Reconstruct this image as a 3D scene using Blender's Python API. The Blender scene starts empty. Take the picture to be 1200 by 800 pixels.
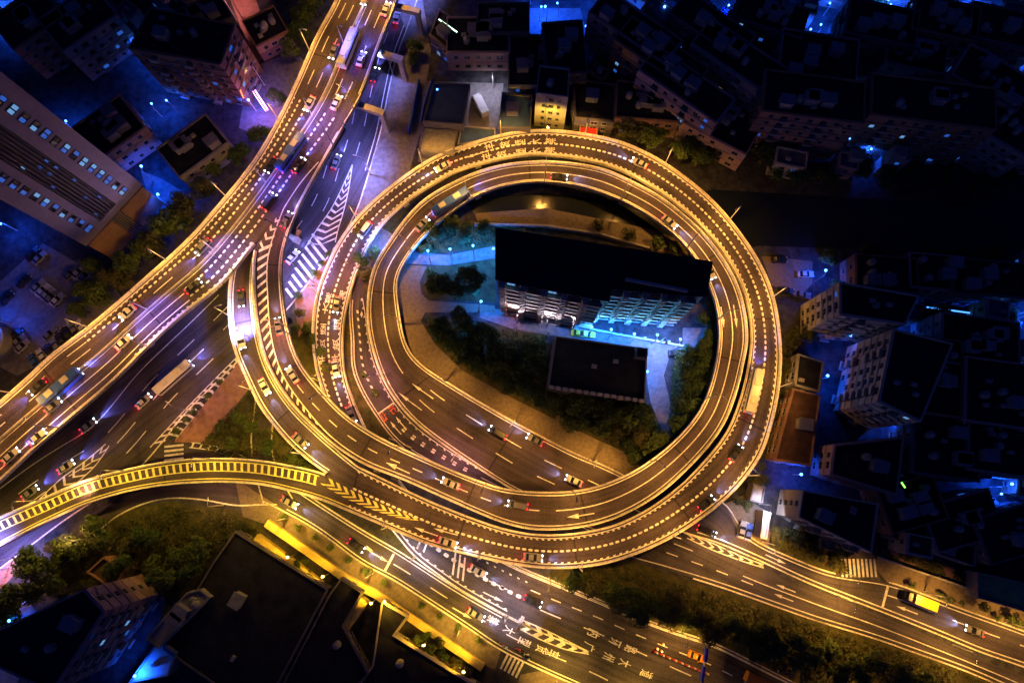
import bpy, math, random
from mathutils import Vector, Matrix
R = math.radians
rnd = random.Random(7)

# ------------------------------------------------------------------ camera
H = 180.0
TILT = R(11.31)
sc = bpy.context.scene
col = sc.collection
cam_d = bpy.data.cameras.new("camera")
cam = bpy.data.objects.new("camera", cam_d)
col.objects.link(cam)
cam.location = (0, 0, H)
cam.rotation_euler = (TILT, 0, 0)
cam_d.sensor_width = 36.0
cam_d.lens = 24.0
cam_d.clip_end = 3000
cam_d.clip_start = 1
sc.camera = cam

# ------------------------------------------------------------------ night sky
SKY = 0.022
w = bpy.data.worlds.new("World"); sc.world = w; w.use_nodes = True
nt = w.node_tree
bg = nt.nodes["Background"]
sky = nt.nodes.new("ShaderNodeTexSky"); sky.sky_type = 'NISHITA'; sky.sun_disc = False
sky.sun_elevation = R(12); sky.sun_rotation = R(200)
mx = nt.nodes.new("ShaderNodeMix"); mx.data_type = 'RGBA'; mx.blend_type = 'MULTIPLY'
mx.inputs[0].default_value = 1.0; mx.inputs[7].default_value = (0.10, 0.16, 1.0, 1)
nt.links.new(sky.outputs[0], mx.inputs[6]); nt.links.new(mx.outputs[2], bg.inputs[0])
bg.inputs[1].default_value = SKY
moon_d = bpy.data.lights.new("moon", 'SUN'); moon_d.energy = 0.004; moon_d.angle = R(0.5); moon_d.color = (0.6, 0.7, 1.0)
moon = bpy.data.objects.new("moon", moon_d); col.objects.link(moon); moon.rotation_euler = (R(55), 0, R(200 - 180))

# ------------------------------------------------------------------ exposure
sc.view_settings.view_transform = 'Standard'
sc.view_settings.look = 'None'
sc.view_settings.exposure = 0.0
sc.view_settings.gamma = 1.0
sc.cycles.use_denoising = True
sc.cycles.max_bounces = 4
sc.cycles.diffuse_bounces = 2
sc.cycles.glossy_bounces = 2
sc.cycles.transmission_bounces = 2
sc.cycles.sample_clamp_indirect = 3.0
sc.cycles.sample_clamp_direct = 0.0
sc.cycles.caustics_reflective = False
sc.cycles.caustics_refractive = False

# ------------------------------------------------------------------ geometry helpers
CT, ST = math.cos(TILT), math.sin(TILT)
def W(px, py, z=0.0):
    """the place in the world that stands at height z where the photo shows px, py"""
    a, u = (px - 600) / 800.0, (400 - py) / 800.0
    dy, dz = u * CT + ST, u * ST - CT
    k = (z - H) / dz
    return Vector((a * k, dy * k, z))

def crom(pts, n=8):
    out = []
    P = [tuple(map(float, p)) for p in pts]
    for i in range(len(P) - 1):
        p0, p1, p2, p3 = P[max(i - 1, 0)], P[i], P[i + 1], P[min(i + 2, len(P) - 1)]
        for k in range(n):
            t = k / n
            out.append(tuple(0.5 * (2 * b + (c - a) * t + (2 * a - 5 * b + 4 * c - d) * t * t + (3 * b - a - 3 * c + d) * t ** 3)
                             for a, b, c, d in zip(p0, p1, p2, p3)))
    out.append(P[-1])
    return out

def resample(P, step):
    L = [0.0]
    for a, b in zip(P, P[1:]): L.append(L[-1] + (b - a).length)
    n = max(2, int(round(L[-1] / step)) + 1)
    out, j = [], 0
    for i in range(n):
        s = L[-1] * i / (n - 1)
        while j < len(L) - 2 and L[j + 1] < s: j += 1
        d = L[j + 1] - L[j]
        out.append(P[j].lerp(P[j + 1], (s - L[j]) / d if d > 1e-9 else 0))
    return out

def smooth(P, it=4):
    P = [p.copy() for p in P]
    for _ in range(it):
        Q = [P[0]] + [(P[i - 1] + P[i] * 2 + P[i + 1]) / 4 for i in range(1, len(P) - 1)] + [P[-1]]
        P = Q
    return P

class MB:
    def __init__(s): s.v = []; s.f = []; s.uv = []; s.mi = []
    def add(s, vs, fs, uvs=None, mi=0):
        b = len(s.v); s.v += [tuple(x) for x in vs]
        s.uv += uvs if uvs else [(x[0], x[1]) for x in vs]
        for f in fs: s.f.append(tuple(b + i for i in f)); s.mi.append(mi)
    def box(s, c, d, rz=0, mi=0, top=None):
        ca, sa = math.cos(rz), math.sin(rz)
        vs = []
        for z in (-1, 1):
            k = (top if (top is not None and z > 0) else 1)
            for x, y in ((-1, -1), (1, -1), (1, 1), (-1, 1)):
                X, Y = x * d[0] / 2 * k, y * d[1] / 2 * k
                vs.append((c[0] + X * ca - Y * sa, c[1] + X * sa + Y * ca, c[2] + z * d[2] / 2))
        s.add(vs, [(3, 2, 1, 0), (4, 5, 6, 7), (0, 1, 5, 4), (1, 2, 6, 5), (2, 3, 7, 6), (3, 0, 4, 7)], mi=mi)
    def prism(s, poly, z0, z1, mi=0):
        n = len(poly)
        vs = [(p[0], p[1], z0) for p in poly] + [(p[0], p[1], z1) for p in poly]
        s.add(vs, [tuple(reversed(range(n))), tuple(range(n, 2 * n))] + [(i, (i + 1) % n, n + (i + 1) % n, n + i) for i in range(n)], mi=mi)
    def tube(s, a, b, r0, r1, n=8, mi=0):
        a, b = Vector(a), Vector(b); d = (b - a).normalized()
        u = d.cross(Vector((0, 0, 1)) if abs(d.z) < .9 else Vector((1, 0, 0))).normalized(); v = d.cross(u)
        vs = []
        for c, r in ((a, r0), (b, r1)):
            for i in range(n):
                t = 2 * math.pi * i / n; vs.append(c + (u * math.cos(t) + v * math.sin(t)) * r)
        s.add(vs, [(i, (i + 1) % n, n + (i + 1) % n, n + i) for i in range(n)] + [tuple(reversed(range(n))), tuple(range(n, 2 * n))], mi=mi)
    def loft(s, rings, mi=0, cap=True):
        n = len(rings[0]); b = len(s.v)
        fs = []
        for k in range(len(rings) - 1):
            for i in range(n): fs.append((k * n + i, k * n + (i + 1) % n, (k + 1) * n + (i + 1) % n, (k + 1) * n + i))
        if cap: fs += [tuple(reversed(range(n))), tuple(range((len(rings) - 1) * n, len(rings) * n))]
        s.add([p for r in rings for p in r], fs, mi=mi)
    def mesh(s, name, mats, smooth_=False):
        me = bpy.data.meshes.new(name)
        me.from_pydata(s.v, [], s.f)
        ul = me.uv_layers.new(name="UVMap")
        for l in me.loops: ul.data[l.index].uv = s.uv[l.vertex_index]
        for m in (mats if isinstance(mats, (list, tuple)) else [mats]): me.materials.append(m)
        for p, i in zip(me.polygons, s.mi): p.material_index = i; p.use_smooth = smooth_
        me.update()
        return me
    def build(s, name, mats, parent=None, smooth_=False):
        o = bpy.data.objects.new(name, s.mesh(name, mats, smooth_)); col.objects.link(o)
        if parent: o.parent = parent
        return o

def tag(o, label=None, cat=None, group=None, kind=None):
    if label: o['label'] = label
    if cat: o['category'] = cat
    if group: o['group'] = group
    if kind: o['kind'] = kind
    return o
def empty(name, loc=(0, 0, 0), rz=0, label=None, cat=None, group=None):
    o = bpy.data.objects.new(name, None); col.objects.link(o); o.location = loc; o.rotation_euler = (0, 0, rz)
    o.empty_display_size = 1
    return tag(o, label, cat, group)
def part(name, me, parent, loc=(0, 0, 0)):
    o = bpy.data.objects.new(name, me); col.objects.link(o); o.parent = parent; o.location = loc
    return o
def kids(o): return [c for c in ALLKIDS.get(o.name, [])]
def copy_tree(o, loc, rz=0, label=None, sc_=None):
    r = o.copy(); col.objects.link(r); r.location = loc; r.rotation_euler = (0, 0, rz)
    if sc_: r.scale = sc_
    if label: r['label'] = label
    for ch in o.children:
        c = ch.copy(); col.objects.link(c); c.parent = r
        for g in ch.children:
            d = g.copy(); col.objects.link(d); d.parent = c
    return r
ORD = "first second third fourth fifth sixth seventh eighth ninth tenth eleventh twelfth thirteenth fourteenth fifteenth sixteenth seventeenth eighteenth nineteenth twentieth".split()
def ordn(i):
    if i < 20: return ORD[i]
    tens = {2: "twenty", 3: "thirty", 4: "forty", 5: "fifty", 6: "sixty"}
    i += 1
    if i % 10 == 0: return tens[i // 10][:-1] + "ieth"
    return tens[i // 10] + "-" + ORD[i % 10 - 1]

# ------------------------------------------------------------------ materials
MATS = {}
def mat(name, c, rough=.8, var=.25, scale=.6, spec=.3, emit=None, es=0, metal=0, bump=0, noise2=None):
    if name in MATS: return MATS[name]
    m = bpy.data.materials.new(name); m.use_nodes = True
    t = m.node_tree; b = t.nodes["Principled BSDF"]
    b.inputs['Roughness'].default_value = rough; b.inputs['Metallic'].default_value = metal
    b.inputs['Specular IOR Level'].default_value = spec
    b.inputs['Base Color'].default_value = (*c, 1)
    if var > 0:
        tc = t.nodes.new("ShaderNodeTexCoord"); n = t.nodes.new("ShaderNodeTexNoise"); n.inputs['Scale'].default_value = scale
        n.inputs['Detail'].default_value = 5; n.inputs['Roughness'].default_value = .65
        r = t.nodes.new("ShaderNodeValToRGB")
        r.color_ramp.elements[0].position = .3; r.color_ramp.elements[1].position = .7
        c0 = [max(0, x * (1 - var)) for x in c]; c1 = [min(.9, x * (1 + var)) for x in c]
        if noise2: c1 = list(noise2)
        r.color_ramp.elements[0].color = (*c0, 1); r.color_ramp.elements[1].color = (*c1, 1)
        g = t.nodes.new("ShaderNodeNewGeometry")
        t.links.new(g.outputs['Position'], n.inputs['Vector']); t.links.new(n.outputs[0], r.inputs[0]); t.links.new(r.outputs[0], b.inputs['Base Color'])
        if bump:
            bn = t.nodes.new("ShaderNodeBump"); bn.inputs['Strength'].default_value = bump
            t.links.new(n.outputs[0], bn.inputs['Height']); t.links.new(bn.outputs[0], b.inputs['Normal'])
    if emit:
        b.inputs['Emission Color'].default_value = (*emit, 1); b.inputs['Emission Strength'].default_value = es
    MATS[name] = m
    return m

def asphalt(name, c, joint=0, jw=.45, jd=.35):
    m = bpy.data.materials.new(name); m.use_nodes = True
    t = m.node_tree; b = t.nodes["Principled BSDF"]; L = t.links.new
    b.inputs['Roughness'].default_value = .75; b.inputs['Specular IOR Level'].default_value = .35
    tc = t.nodes.new("ShaderNodeTexCoord")
    mp = t.nodes.new("ShaderNodeMapping"); mp.inputs['Scale'].default_value = (1.1, .03, 1); L(tc.outputs['UV'], mp.inputs[0])
    n1 = t.nodes.new("ShaderNodeTexNoise"); n1.inputs['Scale'].default_value = 1; n1.inputs['Detail'].default_value = 3; L(mp.outputs[0], n1.inputs[0])
    g = t.nodes.new("ShaderNodeNewGeometry")
    n2 = t.nodes.new("ShaderNodeTexNoise"); n2.inputs['Scale'].default_value = .12; n2.inputs['Detail'].default_value = 6; L(g.outputs['Position'], n2.inputs[0])
    n3 = t.nodes.new("ShaderNodeTexNoise"); n3.inputs['Scale'].default_value = 3.5; n3.inputs['Detail'].default_value = 4; L(g.outputs['Position'], n3.inputs[0])
    a = t.nodes.new("ShaderNodeMath"); a.operation = 'ADD'; L(n1.outputs[0], a.inputs[0]); L(n2.outputs[0], a.inputs[1])
    a2 = t.nodes.new("ShaderNodeMath"); a2.operation = 'ADD'; L(a.outputs[0], a2.inputs[0]); L(n3.outputs[0], a2.inputs[1])
    r = t.nodes.new("ShaderNodeMapRange"); r.inputs[1].default_value = 1.2; r.inputs[2].default_value = 1.82; r.inputs[3].default_value = .4; r.inputs[4].default_value = 1.75
    L(a2.outputs[0], r.inputs[0])
    out = r.outputs[0]
    if joint:
        sp = t.nodes.new("ShaderNodeSeparateXYZ"); L(tc.outputs['UV'], sp.inputs[0])
        q = t.nodes.new("ShaderNodeMath"); q.operation = 'MODULO'; q.inputs[1].default_value = joint; L(sp.outputs[1], q.inputs[0])
        q2 = t.nodes.new("ShaderNodeMath"); q2.operation = 'GREATER_THAN'; q2.inputs[1].default_value = jw; L(q.outputs[0], q2.inputs[0])
        q3 = t.nodes.new("ShaderNodeMapRange"); q3.inputs[3].default_value = jd; q3.inputs[4].default_value = 1; L(q2.outputs[0], q3.inputs[0])
        q4 = t.nodes.new("ShaderNodeMath"); q4.operation = 'MULTIPLY'; L(out, q4.inputs[0]); L(q3.outputs[0], q4.inputs[1]); out = q4.outputs[0]
    k = t.nodes.new("ShaderNodeVectorMath"); k.operation = 'SCALE'; k.inputs[0].default_value = c; L(out, k.inputs['Scale'])
    L(k.outputs[0], b.inputs['Base Color'])
    return m

M_deck = asphalt("deck_asphalt", (.050, .036, .046), 28)
M_road = asphalt("road_asphalt", (.050, .042, .052))
M_path = mat("paving_tan", (.17, .135, .10), var=.3, scale=1.2)
M_pave = mat("paving_grey", (.17, .16, .165), var=.35, scale=.8)
M_pink = mat("paving_red", (.30, .16, .12), var=.3, scale=.8)
M_conc = mat("concrete", (.34, .32, .29), var=.28, scale=.9)
M_para = asphalt("parapet_concrete", (.66, .62, .54), 7, .16, .55)
M_conc2 = mat("concrete_pale", (.50, .48, .44), var=.2, scale=.9)
M_white = mat("road_paint", (.8, .78, .72), rough=.6, var=.45, scale=1.3)
M_yellow = mat("road_paint_yellow", (.78, .66, .22), rough=.6, var=.4, scale=2.5)
M_redp = mat("road_paint_red", (.65, .12, .06), rough=.6, var=.2, scale=2)
M_soil = mat("ground_soil", (.04, .04, .045), var=.8, scale=.45)
M_grass = mat("grass_ground", (.045, .065, .018), var=.6, scale=.5, noise2=(.10, .085, .03))
M_water = mat("river_water", (.012, .016, .018), rough=.18, var=0, spec=.5)
M_pole = mat("lamp_pole_paint", (.55, .54, .5), rough=.4, var=0, metal=.2)
M_lens = mat("lamp_lens_warm", (.8, .7, .5), var=0, emit=(1, .62, .25), es=40)
M_lensb = mat("lamp_lens_blue", (.3, .4, .9), var=0, emit=(.08, .30, 1), es=9)
M_roof = mat("roof_dark_felt", (.014, .014, .022), var=.75, scale=.35)
M_roofr = mat("roof_red_brown", (.085, .045, .032), var=.4, scale=.5)
M_roofb = mat("roof_blue_sheet", (.05, .09, .2), var=.25, scale=.4, rough=.5)
M_roofg = mat("roof_green_sheet", (.10, .30, .17), var=.25, scale=.4, rough=.6)
M_wallp = mat("wall_pink_render", (.42, .28, .27), var=.15, scale=.5)
M_wallt = mat("wall_grey_mauve", (.30, .255, .33), var=.12, scale=.5)
M_wallc = mat("wall_cream", (.5, .44, .36), var=.15, scale=.5)
M_wallg = mat("wall_grey", (.26, .25, .26), var=.2, scale=.5)
M_walld = mat("wall_dark", (.13, .12, .14), var=.2, scale=.5)
M_wallbr = mat("wall_brown", (.3, .17, .12), var=.2, scale=.5)
M_frame = mat("window_frame", (.3, .29, .28), var=0)
M_glass = mat("window_glass", (.015, .018, .025), rough=.12, var=0, spec=.6)
M_litb = mat("window_lit_blue", (.1, .15, .3), var=0, emit=(.04, .2, 1), es=.45)
M_litc = mat("window_lit_cyan", (.1, .2, .3), var=0, emit=(.2, .5, 1), es=.65)
M_litw = mat("window_lit_warm", (.3, .2, .1), var=0, emit=(1, .6, .25), es=.7)
M_leaf = mat("leaves_green", (.05, .10, .02), var=.5, scale=1.5, rough=.7, noise2=(.13, .18, .04))
M_leafd = mat("leaves_dark", (.03, .07, .02), var=.5, scale=1.5, rough=.7, noise2=(.07, .12, .03))
M_leafo = mat("leaves_olive", (.04, .07, .02), var=.5, scale=.5, rough=.7, noise2=(.13, .12, .04))
M_bark = mat("bark", (.09, .065, .045), var=.3, scale=3)
M_tyre = mat("tyre_rubber", (.02, .02, .02), var=0)
M_carglass = mat("car_glass", (.02, .022, .028), rough=.08, var=0, spec=.6)
M_head = mat("headlight_glass", (.9, .9, .95), var=0, emit=(.75, .82, 1), es=16)
M_tail = mat("taillight_glass", (.5, .02, .02), var=0, emit=(1, .02, .04), es=4)
M_headoff = mat("headlight_off", (.6, .6, .62), var=0, rough=.2)
M_tailoff = mat("taillight_off", (.25, .02, .02), var=0, rough=.3)
def paint(n, c): return mat("paint_" + n, c, rough=.3, var=0, spec=.5)
CARC = {"white": (.5, .5, .51), "silver": (.28, .29, .31), "black": (.02, .02, .022), "grey": (.16, .16, .17),
        "blue": (.04, .1, .45), "red": (.42, .03, .03), "orange": (.8, .3, .02), "yellow": (.95, .55, .03), "teal": (.05, .22, .25)}

# ------------------------------------------------------------------ ribbons: a road between two edges
class Ribbon:
    def __init__(s, L, Rr, step=1.5, z=None):
        Ld = crom([(*p, z) if z is not None else p for p in L], 10)
        Rp = crom([p[:2] for p in Rr], 10)
        def fr(P):
            a = [0.0]
            for p, q in zip(P, P[1:]): a.append(a[-1] + math.hypot(q[0] - p[0], q[1] - p[1]))
            return [v / a[-1] for v in a]
        fL, fR = fr(Ld), fr(Rp)
        Rd = [(x, y, min((p for p, g_ in zip(Ld, fL) if abs(g_ - f_) < .12), key=lambda p: (p[0] - x) ** 2 + (p[1] - y) ** 2)[2]) for (x, y), f_ in zip(Rp, fR)]
        Lw = resample(smooth(resample([W(*p) for p in Ld], 1.0), 10), step)
        Rw = resample(smooth(resample([W(*p) for p in Rd], 1.0), 10), .25)
        n, m = len(Lw), len(Rw)
        idx = []; j = 0
        for i, p in enumerate(Lw):
            if i == 0: k = 0
            elif i == n - 1: k = m - 1
            else:
                hi = min(m, j + int(6 * step / .25) + 40)
                k = min(range(j, hi), key=lambda q: (Rw[q] - p).length_squared)
            idx.append(float(k)); j = int(k)
        for _ in range(12):
            idx = [idx[0]] + [(idx[i - 1] + 2 * idx[i] + idx[i + 1]) / 4 for i in range(1, n - 1)] + [idx[-1]]
        s.L = Lw; s.R = []
        for k in idx:
            q = int(k); f = k - q
            s.R.append(Rw[q].lerp(Rw[min(q + 1, m - 1)], f))
        for a, b in zip(s.L, s.R): b.z = a.z
        s.n = n
        mid = [(a + b) / 2 for a, b in zip(s.L, s.R)]
        s.S = [0.0]
        for a, b in zip(mid, mid[1:]): s.S.append(s.S[-1] + (b - a).length)
        s.mid = mid; s.len = s.S[-1]
    def _st(s, d):
        d = max(0, min(s.len, d))
        lo, hi = 0, s.n - 1
        while hi - lo > 1:
            m_ = (lo + hi) // 2
            if s.S[m_] <= d: lo = m_
            else: hi = m_
        f = (d - s.S[lo]) / max(1e-6, s.S[hi] - s.S[lo])
        return s.L[lo].lerp(s.L[hi], f), s.R[lo].lerp(s.R[hi], f)
    def width(s, d):
        a, b = s._st(d); return (b - a).length
    def pos(s, d, off, dz=0):
        """off in metres from the L edge; a callable gets the width"""
        a, b = s._st(d); wd = (b - a).length
        o = off(wd) if callable(off) else off
        p = a + (b - a) * (o / max(wd, .01))
        return Vector((p.x, p.y, p.z + dz))
    def dirv(s, d):
        a = s.pos(d - 1, lambda w_: w_ / 2); b = s.pos(d + 1, lambda w_: w_ / 2)
        return (b - a).normalized()
    def locate(s, px, py):
        best = None
        for i in range(s.n):
            a, b = s.L[i], s.R[i]; q = W(px, py, a.z); ab = b - a
            t = max(0, min(1, (q - a).dot(ab) / max(ab.length_squared, 1e-6)))
            d = (a + ab * t - q).length
            if best is None or d < best[0]: best = (d, s.S[i], t * ab.length)
        return best[1], best[2]
    def sweep(s, mb, sec, s0=0, s1=None, step=None, cap=True, closed=True):
        """sec: list of (offset callable or number, dz)"""
        s1 = s.len if s1 is None else s1
        n = max(2, int((s1 - s0) / (step or 1.5)) + 1); m = len(sec); vs = []; uv = []
        for i in range(n):
            d = s0 + (s1 - s0) * i / (n - 1)
            for o, z in sec:
                vs.append(s.pos(d, o, z)); wd = s.width(d); uv.append((o(wd) if callable(o) else o, d))
        fs = []
        for i in range(n - 1):
            for j in range(m if closed else m - 1):
                k = (j + 1) % m
                fs.append((i * m + j, (i + 1) * m + j, (i + 1) * m + k, i * m + k))
        if cap and closed: fs += [tuple(range(m)), tuple(reversed(range((n - 1) * m, n * m)))]
        mb.add(vs, fs, uv)
    def quad(s, mb, d0, d1, o0, o1, dz=.012):
        """flat painted patch"""
        n = max(1, int(abs(d1 - d0) / 2.0) + 1); vs = []
        for i in range(n + 1):
            d = d0 + (d1 - d0) * i / n
            vs += [s.pos(d, o0, dz), s.pos(d, o1, dz)]
        mb.add(vs, [(2 * i, 2 * i + 1, 2 * i + 3, 2 * i + 2) for i in range(n)])
    def poly(s, mb, pts, dz=.012):
        mb.add([s.pos(d, o, dz) for d, o in pts], [tuple(range(len(pts)))])
T = lambda f: (lambda w_: w_ * f)
E_ = lambda m_: (lambda w_: w_ - m_)
def line(rb, mb, off, wd=.28, s0=0, s1=None, dash=None, gap=0):
    s1 = rb.len if s1 is None else s1
    f = off if callable(off) else (lambda w_, o=off: o)
    lo, hi = (lambda w_: f(w_) - wd / 2), (lambda w_: f(w_) + wd / 2)
    if not dash: rb.quad(mb, s0, s1, lo, hi); return
    d = s0
    while d + dash < s1: rb.quad(mb, d, d + dash, lo, hi); d += dash + gap
def teeth(rb, mb, off, side, s0, s1, pitch=1.5, ln=.8, wd=.32):
    f = off if callable(off) else (lambda w_, o=off: o)
    d = s0
    while d + ln < s1:
        rb.poly(mb, [(d, (lambda w_: f(w_))), (d + ln * .3, (lambda w_: f(w_) + side * wd)), (d + ln, (lambda w_: f(w_) + side * wd)), (d + ln * .8, (lambda w_: f(w_)))])
        d += pitch
def chain(rb, mb, off, s0, s1, pitch=1.5, ln=.95, wd=.52):
    f = off if callable(off) else (lambda w_, o=off: o)
    d = s0
    while d + ln < s1:
        rb.poly(mb, [(d, lambda w_: f(w_) - wd * .3), (d + ln * .25, lambda w_: f(w_) - wd / 2), (d + ln * .75, lambda w_: f(w_) - wd / 2), (d + ln, lambda w_: f(w_) - wd * .3),
                     (d + ln, lambda w_: f(w_) + wd * .3), (d + ln * .75, lambda w_: f(w_) + wd / 2), (d + ln * .25, lambda w_: f(w_) + wd / 2), (d, lambda w_: f(w_) + wd * .3)])
        d += pitch
def arrow(rb, mb, px, py, sgn=1, ln=6.0, dz=.012):
    d, o = rb.locate(px, py)
    rb.poly(mb, [(d - sgn * ln / 2, o - .13), (d + sgn * ln * .12, o - .13), (d + sgn * ln * .12, o + .13), (d - sgn * ln / 2, o + .13)], dz)
    rb.poly(mb, [(d + sgn * ln * .1, o - .42), (d + sgn * ln / 2, o), (d + sgn * ln * .1, o + .42)], dz)
def glyph_mesh(ch):
    cu = bpy.data.curves.new("glyph", 'FONT'); cu.body = ch; cu.resolution_u = 2; cu.offset = .012
    o = bpy.data.objects.new("glyph", cu); col.objects.link(o)
    dg = bpy.context.evaluated_depsgraph_get(); me = bpy.data.meshes.new_from_object(o.evaluated_get(dg))
    vs = [v.co.copy() for v in me.vertices]; fs = [tuple(p.vertices) for p in me.polygons]
    bpy.data.objects.remove(o); bpy.data.curves.remove(cu); bpy.data.meshes.remove(me)
    x0 = min(v.x for v in vs); x1 = max(v.x for v in vs); y0 = min(v.y for v in vs); y1 = max(v.y for v in vs)
    return [((v.x - x0) / (x1 - x0) - .5, (v.y - y0) / (y1 - y0) - .5) for v in vs], fs
GL = {}
def glyph(rb, mb, ch, px, py, sgn=1, ln=3.0, wd=1.7):
    """a painted character, its top pointing along the road (sgn) """
    if ch not in GL: GL[ch] = glyph_mesh(ch)
    vs, fs = GL[ch]; d, o = rb.locate(px, py)
    mb.add([rb.pos(d + sgn * y * ln, o + sgn * x * wd, .014) for x, y in vs], fs)

DECK_SEC = [(0.0, 0), (E_(0), 0), (E_(0), -.4), (T(.80), -.7), (T(.74), -2.0), (T(.26), -2.0), (T(.20), -.7), (0.0, -.4)]
def viaduct(name, label, rb, para=(True, True), plen=(None, None), cat="viaduct"):
    root = empty(name, (0, 0, 0), 0, label, cat)
    m = MB(); rb.sweep(m, DECK_SEC); m.build('deck', M_deck, root)
    for side, on in enumerate(para):
        if not on: continue
        s0, s1 = plen[side] or (0, rb.len)
        m = MB()
        if side == 0: sec = [(0.0, -.4), (0.0, .95), (.28, .95), (.45, .3), (.5, .004), (.5, -.01)]
        else: sec = [(E_(.5), -.01), (E_(.5), .004), (E_(.45), .3), (E_(.28), .95), (E_(0.), .95), (E_(0.), -.4)]
        if side == 0: sec = [(lambda w_, q=o: q - .004 if q == 0 else q, z) for o, z in sec]
        else: sec = [(lambda w_, f=o: f(w_) + (.004 if abs(f(100) - 100) < 1e-6 else 0), z) for o, z in sec]
        rb.sweep(m, sec, s0, s1); m.build('parapet', M_para, root)
    return root
def pier(root, p, d, ztop, cap=7.0, wd=1.5, nm='pier', drop=2.0):
    """hammerhead column under the deck; d is the road direction"""
    rz = math.atan2(d.y, d.x)
    m = MB(); m.box((p.x, p.y, (ztop - drop - 1.2) / 2 - .1), (wd, wd * 1.25, ztop - drop - 1.0 + .2), rz)
    o = m.build(nm, M_conc, root)
    if cap:
        m = MB(); z1 = ztop - drop; ca, sa = math.cos(rz + math.pi / 2), math.sin(rz + math.pi / 2)
        prof = [(-cap / 2, z1), (cap / 2, z1), (cap / 2, z1 - .7), (wd * .6, z1 - 1.5), (-wd * .6, z1 - 1.5), (-cap / 2, z1 - .7)]
        rings = []
        for e in (-wd * .55, wd * .55):
            rings.append([(p.x + x * ca + e * math.cos(rz), p.y + x * sa + e * math.sin(rz), z - .003) for x, z in prof])
        m.loft(rings); m.build('pier_cap', M_conc, o)
def deck_piers(root, rb, spots, cap=6.0):
    for px, py in spots:
        d, o = rb.locate(px, py); p = rb.pos(d, T(.5)); pier(root, p, rb.dirv(d), p.z, cap)

# ------------------------------------------------------------------ the ground
def flat(name, pts, z, m, kind='structure', curve=False, label=None, cat=None, thick=0):
    P = crom(pts + [pts[0]], 6)[:-1] if curve else pts
    w_ = [W(x, y, 0) for x, y in P]
    b = MB()
    if thick:
        ar = sum(w_[i].x * w_[(i + 1) % len(w_)].y - w_[(i + 1) % len(w_)].x * w_[i].y for i in range(len(w_)))
        if ar < 0: w_.reverse()
        b.prism([(p.x, p.y) for p in w_], -.05, z)
    else: b.add([(p.x, p.y, z) for p in w_], [tuple(range(len(w_)))])
    o = b.build(name, m); tag(o, label, cat, None, kind); return o
g = MB(); g.add([(-1500, -1500, 0), (1500, -1500, 0), (1500, 1500, 0), (-1500, 1500, 0)], [(0, 1, 2, 3)]); tag(g.build('ground', M_soil), kind='structure')

flat('river_water', [(540, 232), (640, 226), (760, 240), (835, 222), (1000, 232), (1250, 240), (1260, 300), (1010, 292), (890, 288), (840, 296), (760, 268), (640, 244), (556, 250)], .004, M_water)
flat('river_bank', [(556, 250), (640, 244), (760, 268), (840, 296), (838, 306), (760, 292), (640, 262), (560, 262)], .02, M_path, thick=.4)
flat('field', [(485, 265), (560, 258), (640, 262), (700, 275), (600, 285), (590, 290), (520, 296), (480, 300)], .012, M_grass)
# lawns, verges, paved areas
flat('lawn', [(190, 520), (240, 515), (290, 455), (300, 440), (350, 460), (400, 520), (410, 560), (385, 560), (300, 545), (250, 540), (190, 545)], .008, M_grass)
flat('lawn', [(345, 350), (385, 300), (405, 300), (400, 420), (385, 460), (360, 440), (335, 400)], .008, M_grass)
flat('pavement', [(204, 518), (280, 424), (292, 455), (246, 518)], .1, M_pink, thick=1)
flat('pavement', [(345, 350), (392, 290), (408, 280), (400, 310), (368, 372), (350, 395)], .1, M_pink, thick=1)
flat('lawn', [(405, 330), (440, 270), (480, 240), (470, 310), (450, 400), (400, 420)], .008, M_grass)
flat('lawn', [(405, 430), (430, 452), (478, 522), (470, 530), (440, 520), (410, 470)], .009, M_grass)
flat('path', [(430, 270), (440, 262), (492, 295), (525, 299), (590, 286), (590, 301), (525, 311), (480, 309), (425, 318), (400, 330), (395, 300)], .024, M_pave)
flat('path', [(474, 310), (500, 312), (492, 330), (494, 344), (502, 352), (580, 358), (580, 366), (498, 366), (493, 376), (510, 403), (542, 434), (602, 467), (652, 492), (700, 515), (762, 543), (745, 562), (725, 556), (672, 531), (600, 493), (532, 453), (490, 426), (477, 400), (468, 355), (464, 335)], .06, M_path, thick=1)
flat('path', [(655, 452), (663, 454), (660, 497), (651, 492)], .062, M_path, thick=1)
flat('path', [(565, 358), (582, 362), (664, 378), (720, 390), (800, 404), (800, 384), (835, 384), (820, 418), (786, 412), (778, 440), (785, 470), (795, 505), (780, 515), (762, 470), (756, 432), (760, 412), (640, 392), (600, 385), (562, 372)], .03, M_pave)
flat('lawn', [(500, 312), (580, 303), (582, 355), (502, 350), (494, 340)], .01, M_grass)
flat('lawn', [(500, 368), (640, 390), (640, 455), (757, 470), (782, 516), (786, 470), (790, 420), (838, 400), (836, 440), (815, 490), (762, 542), (700, 514), (602, 466), (542, 433), (510, 402)], .01, M_grass)
flat('lawn', [(440, 616), (464, 619), (488, 652), (515, 672), (537, 690), (600, 726), (580, 716), (535, 690), (470, 650)], .05, M_grass, thick=1)
flat('lawn', [(640, 672), (700, 655), (737, 655), (800, 678), (900, 708), (1040, 752), (1180, 800), (1240, 830), (960, 830), (840, 754), (740, 718), (645, 680)], .02, M_grass)
flat('lawn', [(100, 625), (125, 600), (200, 588), (275, 597), (310, 620), (270, 650), (250, 700), (150, 700), (60, 760), (0, 760), (20, 700)], .01, M_grass)
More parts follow.
